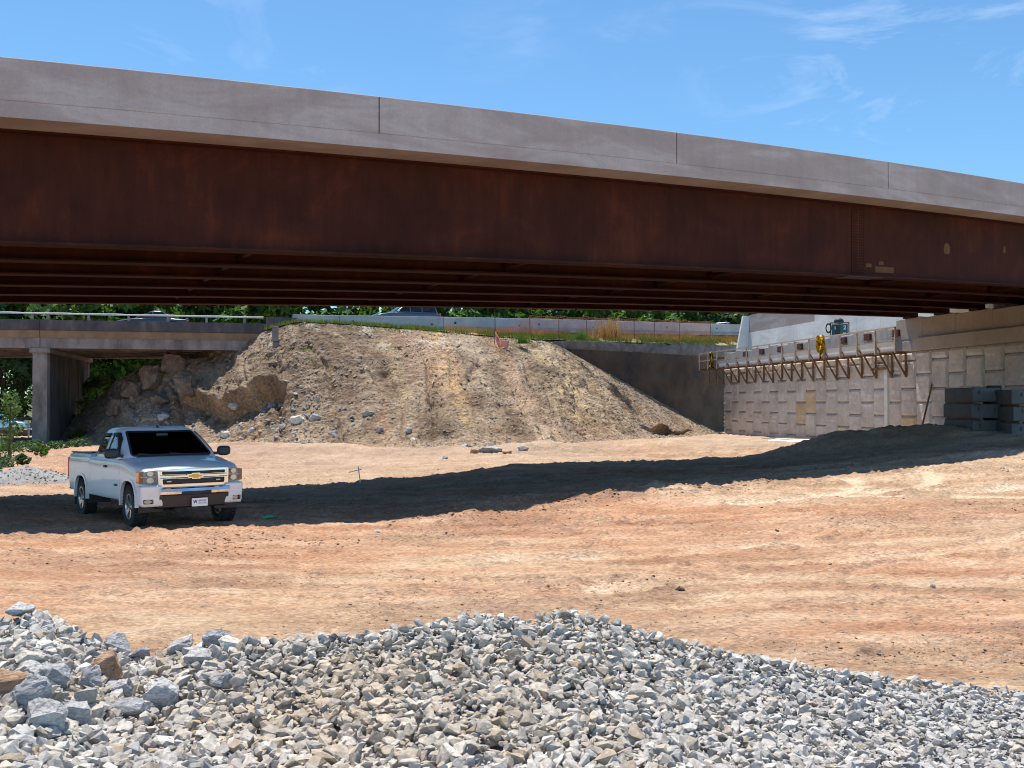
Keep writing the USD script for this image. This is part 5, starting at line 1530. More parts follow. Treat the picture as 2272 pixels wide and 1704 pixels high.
def arch_poly(cx, cz, r, zb=-0.2, n=2.6, top=1.0):
    t = np.linspace(0, np.pi, 30)
    c, s = np.cos(t), np.sin(t)
    p = np.stack([cx + r * np.sign(c) * np.abs(c) ** (2 / n), cz + r * top * np.abs(s) ** (2 / n)], -1)
    return sg.Polygon(np.vstack([[[cx + r, zb]], p, [[cx - r, zb]]]))


def wheel(t, name, x, y, r, w, side, rim_mat=None, spokes=5, steer=0.0):
    """tyre with rim and spokes; side = +1 when its outer face is towards +y"""
    prof = np.array([(r * .60, -w * .42), (r * .66, -w * .47), (r * .80, -w * .5), (r * .93, -w * .47), (r * .985, -w * .36), (r, -w * .18), (r, w * .18), (r * .985, w * .36), (r * .93, w * .47), (r * .80, w * .5), (r * .66, w * .47), (r * .60, w * .42), (r * .60, -w * .42)])
    ty = trimesh.creation.revolve(prof, sections=44)
    lugs = []
    for a in np.linspace(0, 2 * np.pi, 40, endpoint=False):
        for q in (-0.30, 0.30):
            b = box((0, 0, 0), (0.05, 0.022, w * 0.34))
            b.apply_translation((r + 0.001, 0, q * w + 0))
            b.apply_transform(trimesh.transformations.rotation_matrix(a + q * 0.2, [0, 0, 1]))
            lugs.append(b)
    ty = cat_([ty] + lugs)
    rr = r * .62
    rimp = np.array([(rr, -w * .44), (rr, w * .46), (rr * .93, w * .46), (rr * .88, w * .30), (rr * .86, -w * .40), (rr * .86, -w * .44), (rr, -w * .44)])
    rim = [trimesh.creation.revolve(rimp, sections=40)]
    rim.append(trimesh.creation.cylinder(rr * .9, 0.02, sections=30, transform=trimesh.transformations.translation_matrix((0, 0, -w * .25))))
    hub = [trimesh.creation.cylinder(rr * .24, w * .14, sections=20, transform=trimesh.transformations.translation_matrix((0, 0, w * .33)))]
    for a in np.linspace(0, 2 * np.pi, spokes, endpoint=False):
        q = [(rr * .15, -rr * .13), (rr * .9, -rr * .19), (rr * .9, rr * .19), (rr * .15, rr * .13)]
        b = trimesh.Trimesh(*_hull([(px, py, z * w) for px, py in q for z in ((.33, .27) if px < rr * .3 else (.42, .30))]), process=False)
        b.apply_transform(trimesh.transformations.rotation_matrix(a, [0, 0, 1]))
        hub.append(b)
    R = trimesh.transformations.rotation_matrix(-math.pi / 2 * side, [1, 0, 0])
    T = trimesh.transformations.translation_matrix((x, y, r)) @ trimesh.transformations.rotation_matrix(steer, [0, 0, 1]) @ R
    for m in (ty, *rim, *hub):
        m.apply_transform(T)
    p = t.add(name, ty, RUBBER, smooth=35)
    t.add("rim", cat_(rim), rim_mat or ALLOY, parent=p, smooth=35)
    t.add("spokes", cat_(hub), rim_mat or ALLOY, parent=p, smooth=30)
    return p


def window_pane(levels, poly, axis, lo, hi, proud=-0.006):
    outer, inner = M(stack_solid(densify(shrink(levels, -proud)))), M(stack_solid(densify(shrink(levels, -proud + 0.006))))
    return (outer - inner) ^ M(prism(poly, axis, lo, hi))


def _pickup():
    fwd = np.array((0.590, -0.8074))
    org = np.array((-6.51, 19.95))
    rz = math.atan2(fwd[1], fwd[0])
    lf = np.array((-fwd[1], fwd[0]))
    gz = [float(ground(*(org + fwd * x + lf * y))) for x in (0, -3.645) for y in (-.87, .87)]
    zf, zr = (gz[0] + gz[1]) / 2, (gz[2] + gz[3]) / 2
    t = Thing("pickup_truck", "white extended-cab pickup truck parked in the overpass's shade on the dirt", "pickup truck", loc=(org[0], org[1], zf - 0.02), rz=rz, local=True)
    pitch = math.atan2(zf - zr, 3.645)
    UsdGeom.Xformable(t.prim).AddRotateYOp().Set(-math.degrees(pitch))
    bow = lambda v: np.column_stack([v[:, 0] - 0.13 * np.clip(np.abs(v[:, 1]) / 1.0, 0, 1.1) ** 2.4 * np.clip((v[:, 0] - 0.35) / 0.4, 0, 1), v[:, 1:]])

    def bowed(m):
        m = cat_([m])
        for _ in range(2):
            m = m.subdivide() if len(m.faces) < 6000 else m
        return trimesh.Trimesh(bow(np.array(m.vertices)), m.faces, process=False)

    def sec(zb, w, zsh, zt, wt, zmid=None, crown=0.0):
        zmid = zmid or (zb + zsh) / 2 + 0.08
        return [(0, zb), (w * .7, zb), (w - .07, zb + .02), (w - .022, zb + .09), (w - .006, zb + .22), (w, zmid), (w - .008, zsh - .13), (w - .03, zsh - .035), (w - .075, zsh + .005), (wt, zt - crown), (wt * .5, zt - crown * .3), (0, zt)]
    W = 1.0
    st = [(-4.83, sec(.56, W - .03, 1.35, 1.38, .84)), (-4.70, sec(.52, W, 1.36, 1.39, .86)), (-3.6, sec(.50, W + .005, 1.36, 1.39, .86)), (-2.93, sec(.47, W, 1.35, 1.38, .86)), (-2.85, sec(.47, W, 1.315, 1.34, .86)), (-1.4, sec(.46, W, 1.30, 1.325, .86)),
          (-.62, sec(.46, W, 1.285, 1.325, .84, crown=.005)), (-.35, sec(.47, W, 1.270, 1.325, .76, crown=.012)), (0, sec(.50, W + .005, 1.215, 1.30, .72, crown=.045)), (.40, sec(.53, W, 1.165, 1.245, .69, crown=.05)), (.66, sec(.58, W - .03, 1.115, 1.180, .67, crown=.04)), (.79, sec(.66, W - .055, 1.065, 1.115, .66, crown=.02))]
    body = bowed(loft_body(st))
    b = M(body)
    for cx in (0.0, -3.645):
        for s in (-1, 1):
            a, bb = (0.60, 1.2) if s > 0 else (-1.2, -0.60)
            b = b - M(prism(arch_poly(cx, .42, .50, n=2.7, top=.94), "y", a, bb))
    # load bed and cabin hollows
    b = b - M(prism(rnd([(-4.72, .80), (-3.03, .80), (-3.03, 1.6), (-4.72, 1.6)], .04), "y", -.80, .80))
    cab_hole = stack_solid([(.62, -2.75, -.62, .86, 8), (1.6, -2.75, -.50, .86, 8)])
    b = b - M(cab_hole)
    # shut lines
    for x, z0, z1, w in ((-2.895, .45, 1.45, .018), (-1.80, .55, 1.4, .010), (-.60, .55, 1.4, .010), (-2.72, .60, 1.4, .009)):
        for s in (-1, 1):
            b = b - M(box((x, s * 1.0, (z0 + z1) / 2), (w, .075, z1 - z0)))
    for s in (-1, 1):      # bonnet edges
        b = b - M(prism([(-.38, 1.262), (0, 1.222), (.40, 1.168), (.70, 1.098), (.70, 1.5), (-.38, 1.5)], "y", s * .735 - .005, s * .735 + .005))
    b = b - M(box((-.40, 0, 1.33), (.05, 1.5, .05)))
    t.add("body", b, WHITE, smooth=32)
    # wheel arch lips
    for cx in (0.0, -3.645):
        outer, inner = arch_poly(cx, .42, .555, zb=.40, n=2.7, top=.94), arch_poly(cx, .42, .495, zb=.30, n=2.7, top=.94)
        ring = outer.difference(inner)
        for s in (-1, 1):
            m = prism(ring, "y", .955 if s > 0 else -1.016, 1.016 if s > 0 else -.955)
            t.add("wheel_arch", m, WHITE, smooth=30)
            t.add("wheel_well", prism(arch_poly(cx, .42, .515, zb=.30, n=2.7, top=.95).difference(arch_poly(cx, .42, .498, zb=.25, n=2.7, top=.94)), "y", *((.50, .95) if s > 0 else (-.95, -.50))), BLACK)
    # cabin
    cab = [(1.27, -2.855, -.36, .945, 7.5), (1.37, -2.84, -.47, .935, 7.5), (1.55, -2.79, -.78, .885, 7.0), (1.75, -2.72, -1.13, .80, 6.5), (1.845, -2.66, -1.32, .745, 6.0), (1.90, -2.58, -1.45, .68, 5.0), (1.922, -2.40, -1.60, .58, 4.5)]
    shell = M(stack_solid(densify(cab))) - M(stack_solid(densify([(1.26, *cab[0][1:])] + shrink(cab, .055)[1:])))
    fd = rnd([(-.76, 1.345), (-1.70, 1.355), (-1.70, 1.80), (-1.38, 1.797), (-1.12, 1.67)], .03)
    rd = rnd([(-1.90, 1.365), (-2.62, 1.38), (-2.53, 1.79), (-1.90, 1.80)], .035)
    ws = rnd([(-.81, 1.335), (.81, 1.335), (.675, 1.835), (-.675, 1.835)], .05)
    rw = rnd([(-.70, 1.42), (.70, 1.42), (.62, 1.79), (-.62, 1.79)], .05)
    cut = lambda P, ax, lo, hi: M(prism(P, ax, lo, hi))
    for P, ax, lo, hi in ((fd, "y", .5, 1.2), (fd, "y", -1.2, -.5), (rd, "y", .5, 1.2), (rd, "y", -1.2, -.5), (ws, "x", -1.45, .2), (rw, "x", -3.0, -2.5)):
        shell = shell - cut(P, ax, lo, hi)
    for x in (-1.80,):
        for s in (-1, 1):
            shell = shell - M(box((x, s * .9, 1.56), (.010, .14, .60)))
    t.add("cab", shell, WHITE, smooth=32)
    for s in (-1, 1):
        lo, hi = (.5, 1.2) if s > 0 else (-1.2, -.5)
        t.add("side_window", window_pane(cab, fd, "y", lo, hi, -.008), GLASS_S, smooth=32)
        t.add("side_window", window_pane(cab, rd, "y", lo, hi, -.008), GLASS_S, smooth=32)
        # black vent visors along the tops of the side windows, black surrounds
        for P in (fd, rd):
            fr = P.buffer(.006).difference(P.buffer(-.016))
            t.add("window_seal", window_pane(cab, fr, "y", lo, hi, .003), BLACK, smooth=32)
        vis = sg.Polygon([(-.74, 1.34), (-.82, 1.34), (-1.15, 1.625), (-1.39, 1.745), (-1.71, 1.75), (-1.71, 1.81), (-1.37, 1.81), (-1.09, 1.685)])
        t.add("window_visor", window_pane(cab, vis, "y", lo, hi, .022), BLACK, smooth=32)
        t.add("window_visor", window_pane(cab, sg.box(-2.54, 1.745, -1.92, 1.805), "y", lo, hi, .022), BLACK, smooth=32)
    t.add("windscreen", window_pane(cab, ws, "x", -1.45, .2, -.008), GLASS_W, smooth=32)
    t.add("windscreen_seal", window_pane(cab, ws.buffer(.004).difference(ws.buffer(-.035)), "x", -1.45, .2, .002), BLACK, smooth=32)
    t.add("rear_window", window_pane(cab, rw, "x", -3.0, -2.5, -.008), GLASS_S, smooth=32)
    for a, bq in (((-.45, .58, 1.335), (-.50, -.05, 1.38)), ((-.44, -.08, 1.335), (-.50, -.66, 1.38))):
        t.add("wiper", beam(a, bq, .018, .022), BLACK)
    t.add("cowl", box((-.42, 0, 1.315), (.14, 1.44, .03), ch=.01), BLACK)
    t.add("roof_antenna", trimesh.Trimesh(*_hull([(-1.52, -.02, 1.91), (-1.52, .02, 1.91), (-1.38, -.02, 1.90), (-1.38, .02, 1.90), (-1.49, 0, 1.97)]), process=False), BLACK)
    # inside
    t.add("cabin_floor", box((-1.7, 0, .66), (2.1, 1.66, .06)), INTERIOR)
    t.add("dashboard", box((-.72, 0, 1.19), (.34, 1.62, .26), ch=.05), INTERIOR)
    for y in (-.42, .42):
        q = t.add("seat", box((-1.45, y, .86), (.52, .52, .22), ch=.06), INTERIOR)
        t.add("seat_back", trimesh.Trimesh(*_hull([(x + dz * -.22, y + w_, .92 + dz * .62) for dz in (0, 1) for x in (-1.80, -1.66) for w_ in (-.25, .25)]), process=False), INTERIOR, parent=q)
        t.add("head_rest", box((-1.93, y, 1.62), (.10, .28, .18), ch=.03), INTERIOR, parent=q)
    t.add("rear_seat", box((-2.62, 0, 1.12), (.16, 1.6, .62), ch=.04), INTERIOR)
    sw = trimesh.creation.torus(.185, .017, 28, 8)
    sw.apply_transform(trimesh.transformations.euler_matrix(0, -1.15, 0))
    sw.apply_translation((-1.02, .42, 1.16))
    t.add("steering_wheel", sw, BLACK, smooth=True)
    t.add("rear_view_mirror", box((-1.14, 0, 1.75), (.03, .24, .07), ch=.012), BLACK)
    # door handles and mirrors
    for s in (-1, 1):
        t.add("door_handle", box((-1.60, s * 1.008, 1.13), (.19, .035, .045), ch=.012), BLACK)
        m = trimesh.creation.icosphere(3, 1.0)
        v = np.array(m.vertices)
        v = np.sign(v) * np.abs(v) ** .62
        m = trimesh.Trimesh(v / np.abs(v).max(0) * np.array((.075, .135, .10)), m.faces, process=False)
        m.apply_translation((-.66, s * 1.125, 1.40))
        p = t.add("door_mirror", m, BLACK, smooth=True)
        t.add("mirror_arm", box((-.68, s * .985, 1.35), (.10, .16, .06), ch=.015), BLACK, parent=p)
        t.add("mirror_glass", box((-.738, s * 1.125, 1.40), (.006, .20, .15)), CHROME, parent=p)
    # nose: grille, lamps, bumper
    X = .815
    frame = rnd([(-.665, .775), (.665, .775), (.68, 1.10), (-.68, 1.10)], .02)
    up = rnd([(-.60, 1.005), (.60, 1.005), (.605, 1.062), (-.605, 1.062)], .015)
    low = rnd([(-.585, .822), (.585, .822), (.595, .925), (-.595, .925)], .02)
    g = M(prism(frame.difference(up).difference(low), "x", X - .05, X + .035))
    p = t.add("grille", bowed(g), CHROME, smooth=25)
    bar = trimesh.Trimesh(*_hull([(X + dx, y, z) for dx, z in ((.03, .928), (.03, 1.002), (.062, .950), (.062, .985)) for y in (-.64, .64)]), process=False)
    t.add("grille_bar", bowed(bar), CHROME, parent=p, smooth=25)
    mesh_ = cat_([box((X - .015, 0, 1.035), (.02, 1.2, .055)), box((X - .015, 0, .875), (.02, 1.18, .10))] + [box((X - .003, 0, z), (.012, 1.18, .006)) for z in (1.022, 1.045, .840, .862, .886, .908)])
    t.add("grille_mesh", bowed(mesh_), BLACK, parent=p)
    for y in (-.47, .47):
        t.add("clearance_light", bowed(box((X + .012, y, .875), (.02, .085, .026), ch=.006)), plain("pale_amber_marker", (0.60, 0.52, 0.42), rough=.25, coat=1), parent=p)
    # the emblem: a gold slanted cross in a bright rim, on the bar
    bt = np.array([(-.062, .036), (.062 - .012, .036), (.062 - .006, .017), (.128, .017), (.118, -.017), (.050, -.017), (.046, -.036), (-.070, -.036), (-.064, -.017), (-.130, -.017), (-.120, .017), (-.055, .017)])
    E = sg.Polygon(bt)
    for nm, pl, x0, x1, mt in (("emblem_rim", E.buffer(.020, join_style=2), X + .058, X + .072, CHROME), ("emblem", E.buffer(.002), X + .070, X + .080, GOLD)):
        t.add(nm, prism([(-y, z + .966) for y, z in pl.exterior.coords], "x", x0, x1), mt, parent=p)
    for s in (-1, 1):
        hl = rnd([(s * .69, .825), (s * .985, .845), (s * .985, 1.065), (s * .70, 1.095)], .015)
        p = t.add("headlight", bowed(prism(hl, "x", X - .16, X - .035)), REFLECT, smooth=25)
        t.add("lamp_divider", bowed(box((X - .02, s * .83, .968), (.03, .27, .014))), CHROME, parent=p)
        for z in (1.03, .905):
            c = trimesh.creation.cylinder(.052 if z < 1 else .045, .05, sections=20)
            c.apply_scale((1, 1.25, 1))
            c.apply_transform(trimesh.transformations.rotation_matrix(math.pi / 2, [0, 1, 0]))
            c.apply_translation((X - .015, s * .80, z))
            t.add("lamp_bowl", bowed(c), CHROME, parent=p, smooth=30)
        t.add("turn_signal", bowed(prism(rnd([(s * .915, .845), (s * .995, .855), (s * .995, 1.06), (s * .925, 1.07)], .012), "x", X - .20, X - .012)), AMBER, parent=p, smooth=25)
        t.add("lens", bowed(prism(hl.buffer(.003), "x", X + .006, X + .014)), LENS, parent=p, smooth=25)
    prof = [(.80, .628), (.90, .618), (.955, .64), (.972, .69), (.955, .742), (.90, .765), (.80, .765)]
    bm = M(prism(prof, "y", -.66, .66)) - M(box((.97, 0, .665), (.12, .57, .046)))
    p = t.add("front_bumper", bowed(bm), CHROME, smooth=32)
    t.add("bumper_slot", bowed(box((.925, 0, .665), (.03, .59, .055))), BLACK, parent=p)
    for s in (-1, 1):
        pts = []
        for x in (.50, .905):
            for y in (.645, .985):
                for z in (.415, .815):
                    r_ = .045
                    sp = trimesh.creation.icosphere(2, r_).vertices + np.array((x - r_ if x > .6 else x, (y - r_ if y > .7 else y), z + (r_ if z < .6 else -r_)))
                    pts.append(sp)
        q = np.vstack(pts)
        q[:, 0] -= np.clip((.62 - q[:, 2]), 0, 1) * .22
        q[:, 1] -= np.clip((.52 - q[:, 2]), 0, 1) * .28
        q[:, 1] *= s
        c = M(trimesh.Trimesh(*_hull(q), process=False))
        c = c - M(prism(arch_poly(0, .42, .52, n=2.7, top=.94), "y", -1.2, 1.2)) - M(prism(rnd([(s * .755, .47), (s * .93, .47), (s * .94, .555), (s * .755, .555)], .015), "x", .70, 1.1))
        cp = t.add("bumper_end", bowed(c), WHITE, smooth=40)
        f_ = t.add("fog_light_bezel", bowed(prism(rnd([(s * .755, .47), (s * .93, .47), (s * .94, .555), (s * .755, .555)], .015), "x", .72, .79)), BLACK, parent=cp)
        el = trimesh.creation.cylinder(.036, .04, sections=20)
        el.apply_scale((1, 1.9, 1))
        el.apply_transform(trimesh.transformations.rotation_matrix(math.pi / 2, [0, 1, 0]))
        el.apply_translation((.80, s * .842, .512))
        t.add("fog_light", bowed(el), REFLECT, parent=cp, smooth=30)
    t.add("air_dam", bowed(trimesh.Trimesh(*_hull([(x, y, z) for x, z in ((.60, .36), (.84, .40), (.90, .615), (.60, .615)) for y in (-.66, .66)]), process=False)), BLACK)
    pl = t.add("number_plate", box((.925, .07, .470), (.012, .305, .155), ch=.004), plain("plate_white", (0.72, 0.71, 0.68), rough=.5))
    DKT = plain("plate_print_black", (0.03, 0.03, 0.035), rough=.6)
    BLT = plain("plate_print_blue", (0.20, 0.22, 0.36), rough=.6)
    for txt, y0, z0, h, mt, bold in (("W", -.060, .455, .058, DKT, True), ("WRIGHT", .040, .482, .032, BLT, True), ("MOTORS", .040, .438, .028, BLT, False)):
        x = meshkit.text_mesh(txt, h, .003, bold=bold)
        if txt != "W":
            x.apply_scale((.125 / np.ptp(x.vertices[:, 0]) if False else 1, 1, 1))
            k = .155 / np.ptp(np.array(x.vertices)[:, 0])
            x.apply_scale((k, 1, 1))
        v = np.array(x.vertices)
        x = trimesh.Trimesh(np.column_stack([.931 + v[:, 2], y0 + v[:, 0], z0 + v[:, 1]]), np.array(x.faces), process=False)
        t.add("plate_lettering", x, mt, parent=pl)
    # side badge near the front wing's foot
    for s in (-1, 1):
        x = meshkit.text_mesh("SILVERADO", .035, .003, bold=True)
        v = np.array(x.vertices)
        L = np.ptp(v[:, 0])
        x = trimesh.Trimesh(np.column_stack([(-.98 + v[:, 0]) if s < 0 else (-.98 + L - v[:, 0]), np.full(len(v), s * 1.0) + s * v[:, 2], .76 + v[:, 1]]), np.array(x.faces), process=False)
        t.add("side_lettering", x, DKT)
    # bed rails, tail, chassis
    t.add("bed_rail_cap", cat_([box((-3.86, s * .885, 1.388), (1.84, .10, .022), ch=.006) for s in (-1, 1)]), BLACK)
    t.add("tailgate", box((-4.80, 0, 1.11), (.06, 1.56, .55), ch=.015), WHITE)
    t.add("rear_bumper", box((-4.95, 0, .62), (.20, 1.88, .18), ch=.04), CHROME)
    for s in (-1, 1):
        t.add("tail_light", box((-4.82, s * .945, 1.05), (.06, .11, .44), ch=.012), RED)
        t.add("frame_rail", box((-2.0, s * .46, .48), (5.2, .09, .16)), BLACK)
        t.add("mud_flap", box((-4.20, s * .86, .40), (.02, .28, .36)), BLACK)
    t.add("bed_floor", box((-3.88, 0, .79), (1.7, 1.6, .03)), BLACK)
    t.add("rear_axle", rod((-3.645, -.80, .39), (-3.645, .80, .39), .06), BLACK)
    t.add("differential", trimesh.creation.icosphere(2, .17).apply_translation((-3.645, 0, .39)), BLACK, smooth=True)
    t.add("front_axle", rod((0, -.70, .40), (0, .70, .40), .05), BLACK)
    t.add("engine_underside", box((.1, 0, .55), (1.0, .9, .22), ch=.05), BLACK)
    t.add("fuel_tank", box((-2.1, .55, .42), (1.0, .35, .24), ch=.05), BLACK)
    t.add("exhaust_pipe", rod((-4.6, -.55, .46), (-1.2, -.40, .40), .04), STEEL_DARK)
    for x in (0.0, -3.645):
        for s in (-1, 1):
            wheel(t, "wheel", x, s * .865, .395, .265, s)
    # lying in the bed
    M4 = np.array([[math.cos(rz), -math.sin(rz)], [math.sin(rz), math.cos(rz)]])
    pt = lambda x, y, z: np.array([*(org + M4 @ np.array((x, y))), zf + z])
    single("white_pole", rod(pt(-3.06, -.35, 1.52), pt(-4.3, -.70, .90), .028, 8), plain("white_plastic_pipe", (0.75, 0.75, 0.74), rough=.4), "white plastic pipe propped up in the pickup's load bed behind the cab", "pipe", smooth=40)


_pickup()


def car(name, label, loc, rz, L, Wd, H, paint, suv, seat=(0.02, 0.02, 0.025)):
    """a road vehicle: lower body, glazed cabin, wheels; loc at the ground under its middle, facing local +x"""
    t = Thing(name, label, "car" if not suv else "suv", loc=loc, rz=rz, local=True)
    w, r = Wd / 2, 0.36 if suv else 0.31
    zb, zs = (0.32 if suv else 0.22), H * (0.58 if suv else 0.60)
    f = L / 2
    hood = zs - 0.02
    def sec(zb, w, zsh, zt):
        return [(0, zb), (w * .8, zb), (w - .03, zb + .05), (w, zb + .22), (w + .0, (zb + zsh) / 2 + .1), (w - .03, zsh - .05), (w - .10, zsh), (w * .5, zt), (0, zt + .01)]
    st = [(-f, sec(zb + .18, w * .86, zs - .10, zs - .06)), (-f + .15, sec(zb + .05, w * .97, zs - .02, zs)), (-f * .5, sec(zb, w, zs, zs + .02)), (f * .25, sec(zb, w, zs, zs + .02)), (f * .42, sec(zb, w, zs - .02, zs)), (f * .8, sec(zb + .02, w * .97, zs - .14, zs - .10)), (f - .10, sec(zb + .06, w * .9, zs - .24, zs - .19)), (f, sec(zb + .14, w * .8, zs - .34, zs - .28))]
    b = M(loft_body(st, 4))
    for cx in (f * .62, -f * .60):
        for s in (-1, 1):
            b = b - M(prism(arch_poly(cx, r, r + .07, n=2.2), "y", *((w - .30, w + .2) if s > 0 else (-w - .2, -w + .30))))
    t.add("body", b, paint, smooth=32)
    xr0, xr1 = (-f + .10, -f + .38) if suv else (-f * .72, -f * .36)
    cab = [(zs - .02, xr0, f * .48, w - .06, 6), (zs + .12, xr0 + .05, f * .42, w - .08, 6), (H - .16, xr1, f * .12, w - .22, 5), (H - .04, xr1 + .10, f * .02, w - .30, 4.5), (H, xr1 + .35, -f * .10, w - .45, 4)]
    shell = M(stack_solid(densify(cab))) - M(stack_solid(densify([(zs - .03, *cab[0][1:])] + shrink(cab, .05)[1:])))
    z0, z1 = zs + .06, H - .13
    xa, xb = f * .30, xr1 + .10
    q = lambda x0, x1: x0
    wins = [rnd([(f * .34, z0), (-.02, z0), (-.02, z1), (f * .10, z1)], .03), rnd([(-.12, z0), (-1.0, z0), (-1.0, z1), (-.12, z1)], .03)]
    if suv:
        wins.append(rnd([(-1.10, z0), (xr0 + .28, z0), (xr1 + .12, z1), (-1.10, z1)], .03))
    ws = rnd([(-w + .22, z0), (w - .22, z0), (w - .34, z1), (-w + .34, z1)], .04)
    for P in wins:
        for lo, hi in ((.4, 1.3), (-1.3, -.4)):
            shell = shell - M(prism(P, "y", lo, hi))
    shell = shell - M(prism(ws, "x", f * .02, f)) - M(prism(ws, "x", -f - .5, xr1 + .02))
    t.add("cabin_shell", shell, paint, smooth=32)
    for P in wins:
        for lo, hi in ((.4, 1.3), (-1.3, -.4)):
            t.add("side_window", window_pane(cab, P, "y", lo, hi, -.006), GLASS_S, smooth=32)
    t.add("windscreen", window_pane(cab, ws, "x", f * .02, f, -.006), GLASS_W, smooth=32)
    t.add("rear_window", window_pane(cab, ws, "x", -f - .5, xr1 + .02, -.006), GLASS_S, smooth=32)
    t.add("seats", cat_([box((x, y, zs - .02), (.14, .48, .75), ch=.05) for x in (-.25, -1.1) for y in (-.38, .38)]), INTERIOR)
    for s in (-1, 1):
        t.add("door_mirror", box((f * .36, s * (w + .08), zs + .10), (.12, .20, .15), ch=.04), CHROME if suv else paint)
        t.add("headlight", box((f - .12, s * w * .62, zs - .36), (.14, .36, .16), ch=.03), REFLECT)
        t.add("tail_light", box((-f + .07, s * (w - .14), zs - .10), (.10, .18, .26), ch=.02), RED)
    if suv:
        for s in (-1, 1):
            t.add("roof_rail", rod((-f * .55, s * (w - .36), H + .03), (f * .0, s * (w - .36), H + .03), .02, 6), BLACK)
    for cx in (f * .62, -f * .60):
        for s in (-1, 1):
            wheel(t, "wheel", cx, s * (w - .12), r, .22, s)
    return t


def on_highway(x, back):
    return np.array((x, np.interp(x, BARP[:, 0], BARP[:, 1]) + back, np.interp(x, BARP[:, 0], BARP[:, 2]) + 0.012 * back - 0.01))


PAINT_GREY = MAT("grey_blue_car_paint", {"p": ("principled_bsdf", {"base_color": (0.055, 0.065, 0.085), "metallic": 0.6, "roughness": 0.35, "coat_weight": 1.0, "coat_roughness": 0.03})})
PAINT_DARK = MAT("black_car_paint", {"p": ("principled_bsdf", {"base_color": (0.02, 0.02, 0.024), "roughness": 0.3, "coat_weight": 1.0, "coat_roughness": 0.03})})
PAINT_SILV = MAT("silver_car_paint", {"p": ("principled_bsdf", {"base_color": (0.55, 0.57, 0.60), "metallic": 0.7, "roughness": 0.35, "coat_weight": 1.0, "coat_roughness": 0.03})})
_dir = math.atan2(8.0, 12.7)
q = on_highway(-8.3, 3.0) + np.array((0, 0, 0.38))
car("sport_utility", "dark grey-blue sport utility with roof rails driving behind the highway barriers", q, math.pi + math.atan2(4.0, 7.6), 5.3, 1.95, 1.92, PAINT_GREY, True)
p0 = ob(6.6, 3.6, 4.86)
car("dark_car", "black car crossing the old bridge, only its roof and glass above the parapet", p0, math.pi + math.atan2(3.9, 15.8), 4.8, 1.8, 1.42, PAINT_DARK, False)
q = on_highway(21.6, 3.2)
car("silver_car", "silver car whose sloping windscreen shows beside the pale end wall", q, math.pi + math.atan2(7.5, 7.5), 4.7, 1.8, 1.50, PAINT_SILV, False)

# ------------------------------------------------------------------ trees, plants, grass and what stands at the left
def leaf_cloud(rg, centers, radii, n, size, drop=0.0):
    """quads of leaf spray spread over the clumps' outer parts"""
    k = rg.integers(0, len(centers), n)
    d = rg.normal(size=(n, 3))
    d /= np.linalg.norm(d, axis=1, keepdims=True)
    r = rg.uniform(0.55, 1.05, n) ** 0.6
    c = centers[k] + d * radii[k] * r[:, None]
    nrm = d + 0.9 * rg.normal(size=(n, 3))
    nrm[:, 2] += 0.45
    nrm /= np.linalg.norm(nrm, axis=1, keepdims=True)
    a = np.cross(nrm, rg.normal(size=(n, 3)))
    a /= np.linalg.norm(a, axis=1, keepdims=True)
    b = np.cross(nrm, a)
    s = size * rg.uniform(0.6, 1.35, n)[:, None]
    v = np.stack([c - a * s, c + b * s * .45 - a * s * .1, c + a * s, c - b * s * .45 + a * s * .1], 1).reshape(-1, 3)
    i = np.arange(n) * 4
    f = np.vstack([np.stack([i, i + 1, i + 2], 1), np.stack([i, i + 2, i + 3], 1)])
    o = np.argsort(np.concatenate([np.arange(n), np.arange(n)]), kind="stable")
    return v, f[o]


def crown_clumps(rg, h, w, n, z0):
    out, rad = [], []
    while len(out) < n:
        p = rg.uniform(-1, 1, 3)
        if (p ** 2).sum() > 1:
            continue
        out.append((p[0] * w * (1 - 0.25 * max(p[2], 0)), p[1] * w * (1 - 0.25 * max(p[2], 0)), z0 + (h - z0) * (0.5 + 0.5 * p[2])))
        rad.append(w * rg.uniform(0.22, 0.40))
    r = np.array(rad)[:, None] * np.array((1, 1, 0.8))
    return np.array(out), r


TREE_SRC = {}


def tree(name, label, x, y, z, h, w, mat, seed, leaves=2600, size=0.30, bare=0.22, clumps=26, group=None, cat="tree"):
    rg = np.random.default_rng(seed)
    t = Thing(name, label, cat, loc=(x, y, z), local=True, group=group)
    c, r = crown_clumps(rg, h, w, clumps, h * bare)
    tr = [rod((0, 0, -0.3), (0.05 * h * rg.uniform(-1, 1), 0, h * 0.45), 0.028 * h, 8, 0.018 * h)]
    top = np.array((0.0, 0, h * 0.42))
    tr.append(rod(top, (0.2 * rg.uniform(-1, 1), 0.1, h * 0.8), 0.018 * h, 7, 0.006 * h))
    t.add("trunk", cat_(tr), BARK, smooth=40)
    for k in range(min(5, clumps)):
        t.add("limb", rod(np.array((0, 0, h * (bare + 0.08 * k))), c[k], 0.011 * h, 6, 0.004 * h), BARK)
    t.add("crown", leaf_cloud(rg, c, r, leaves, size), mat)
    return t.path


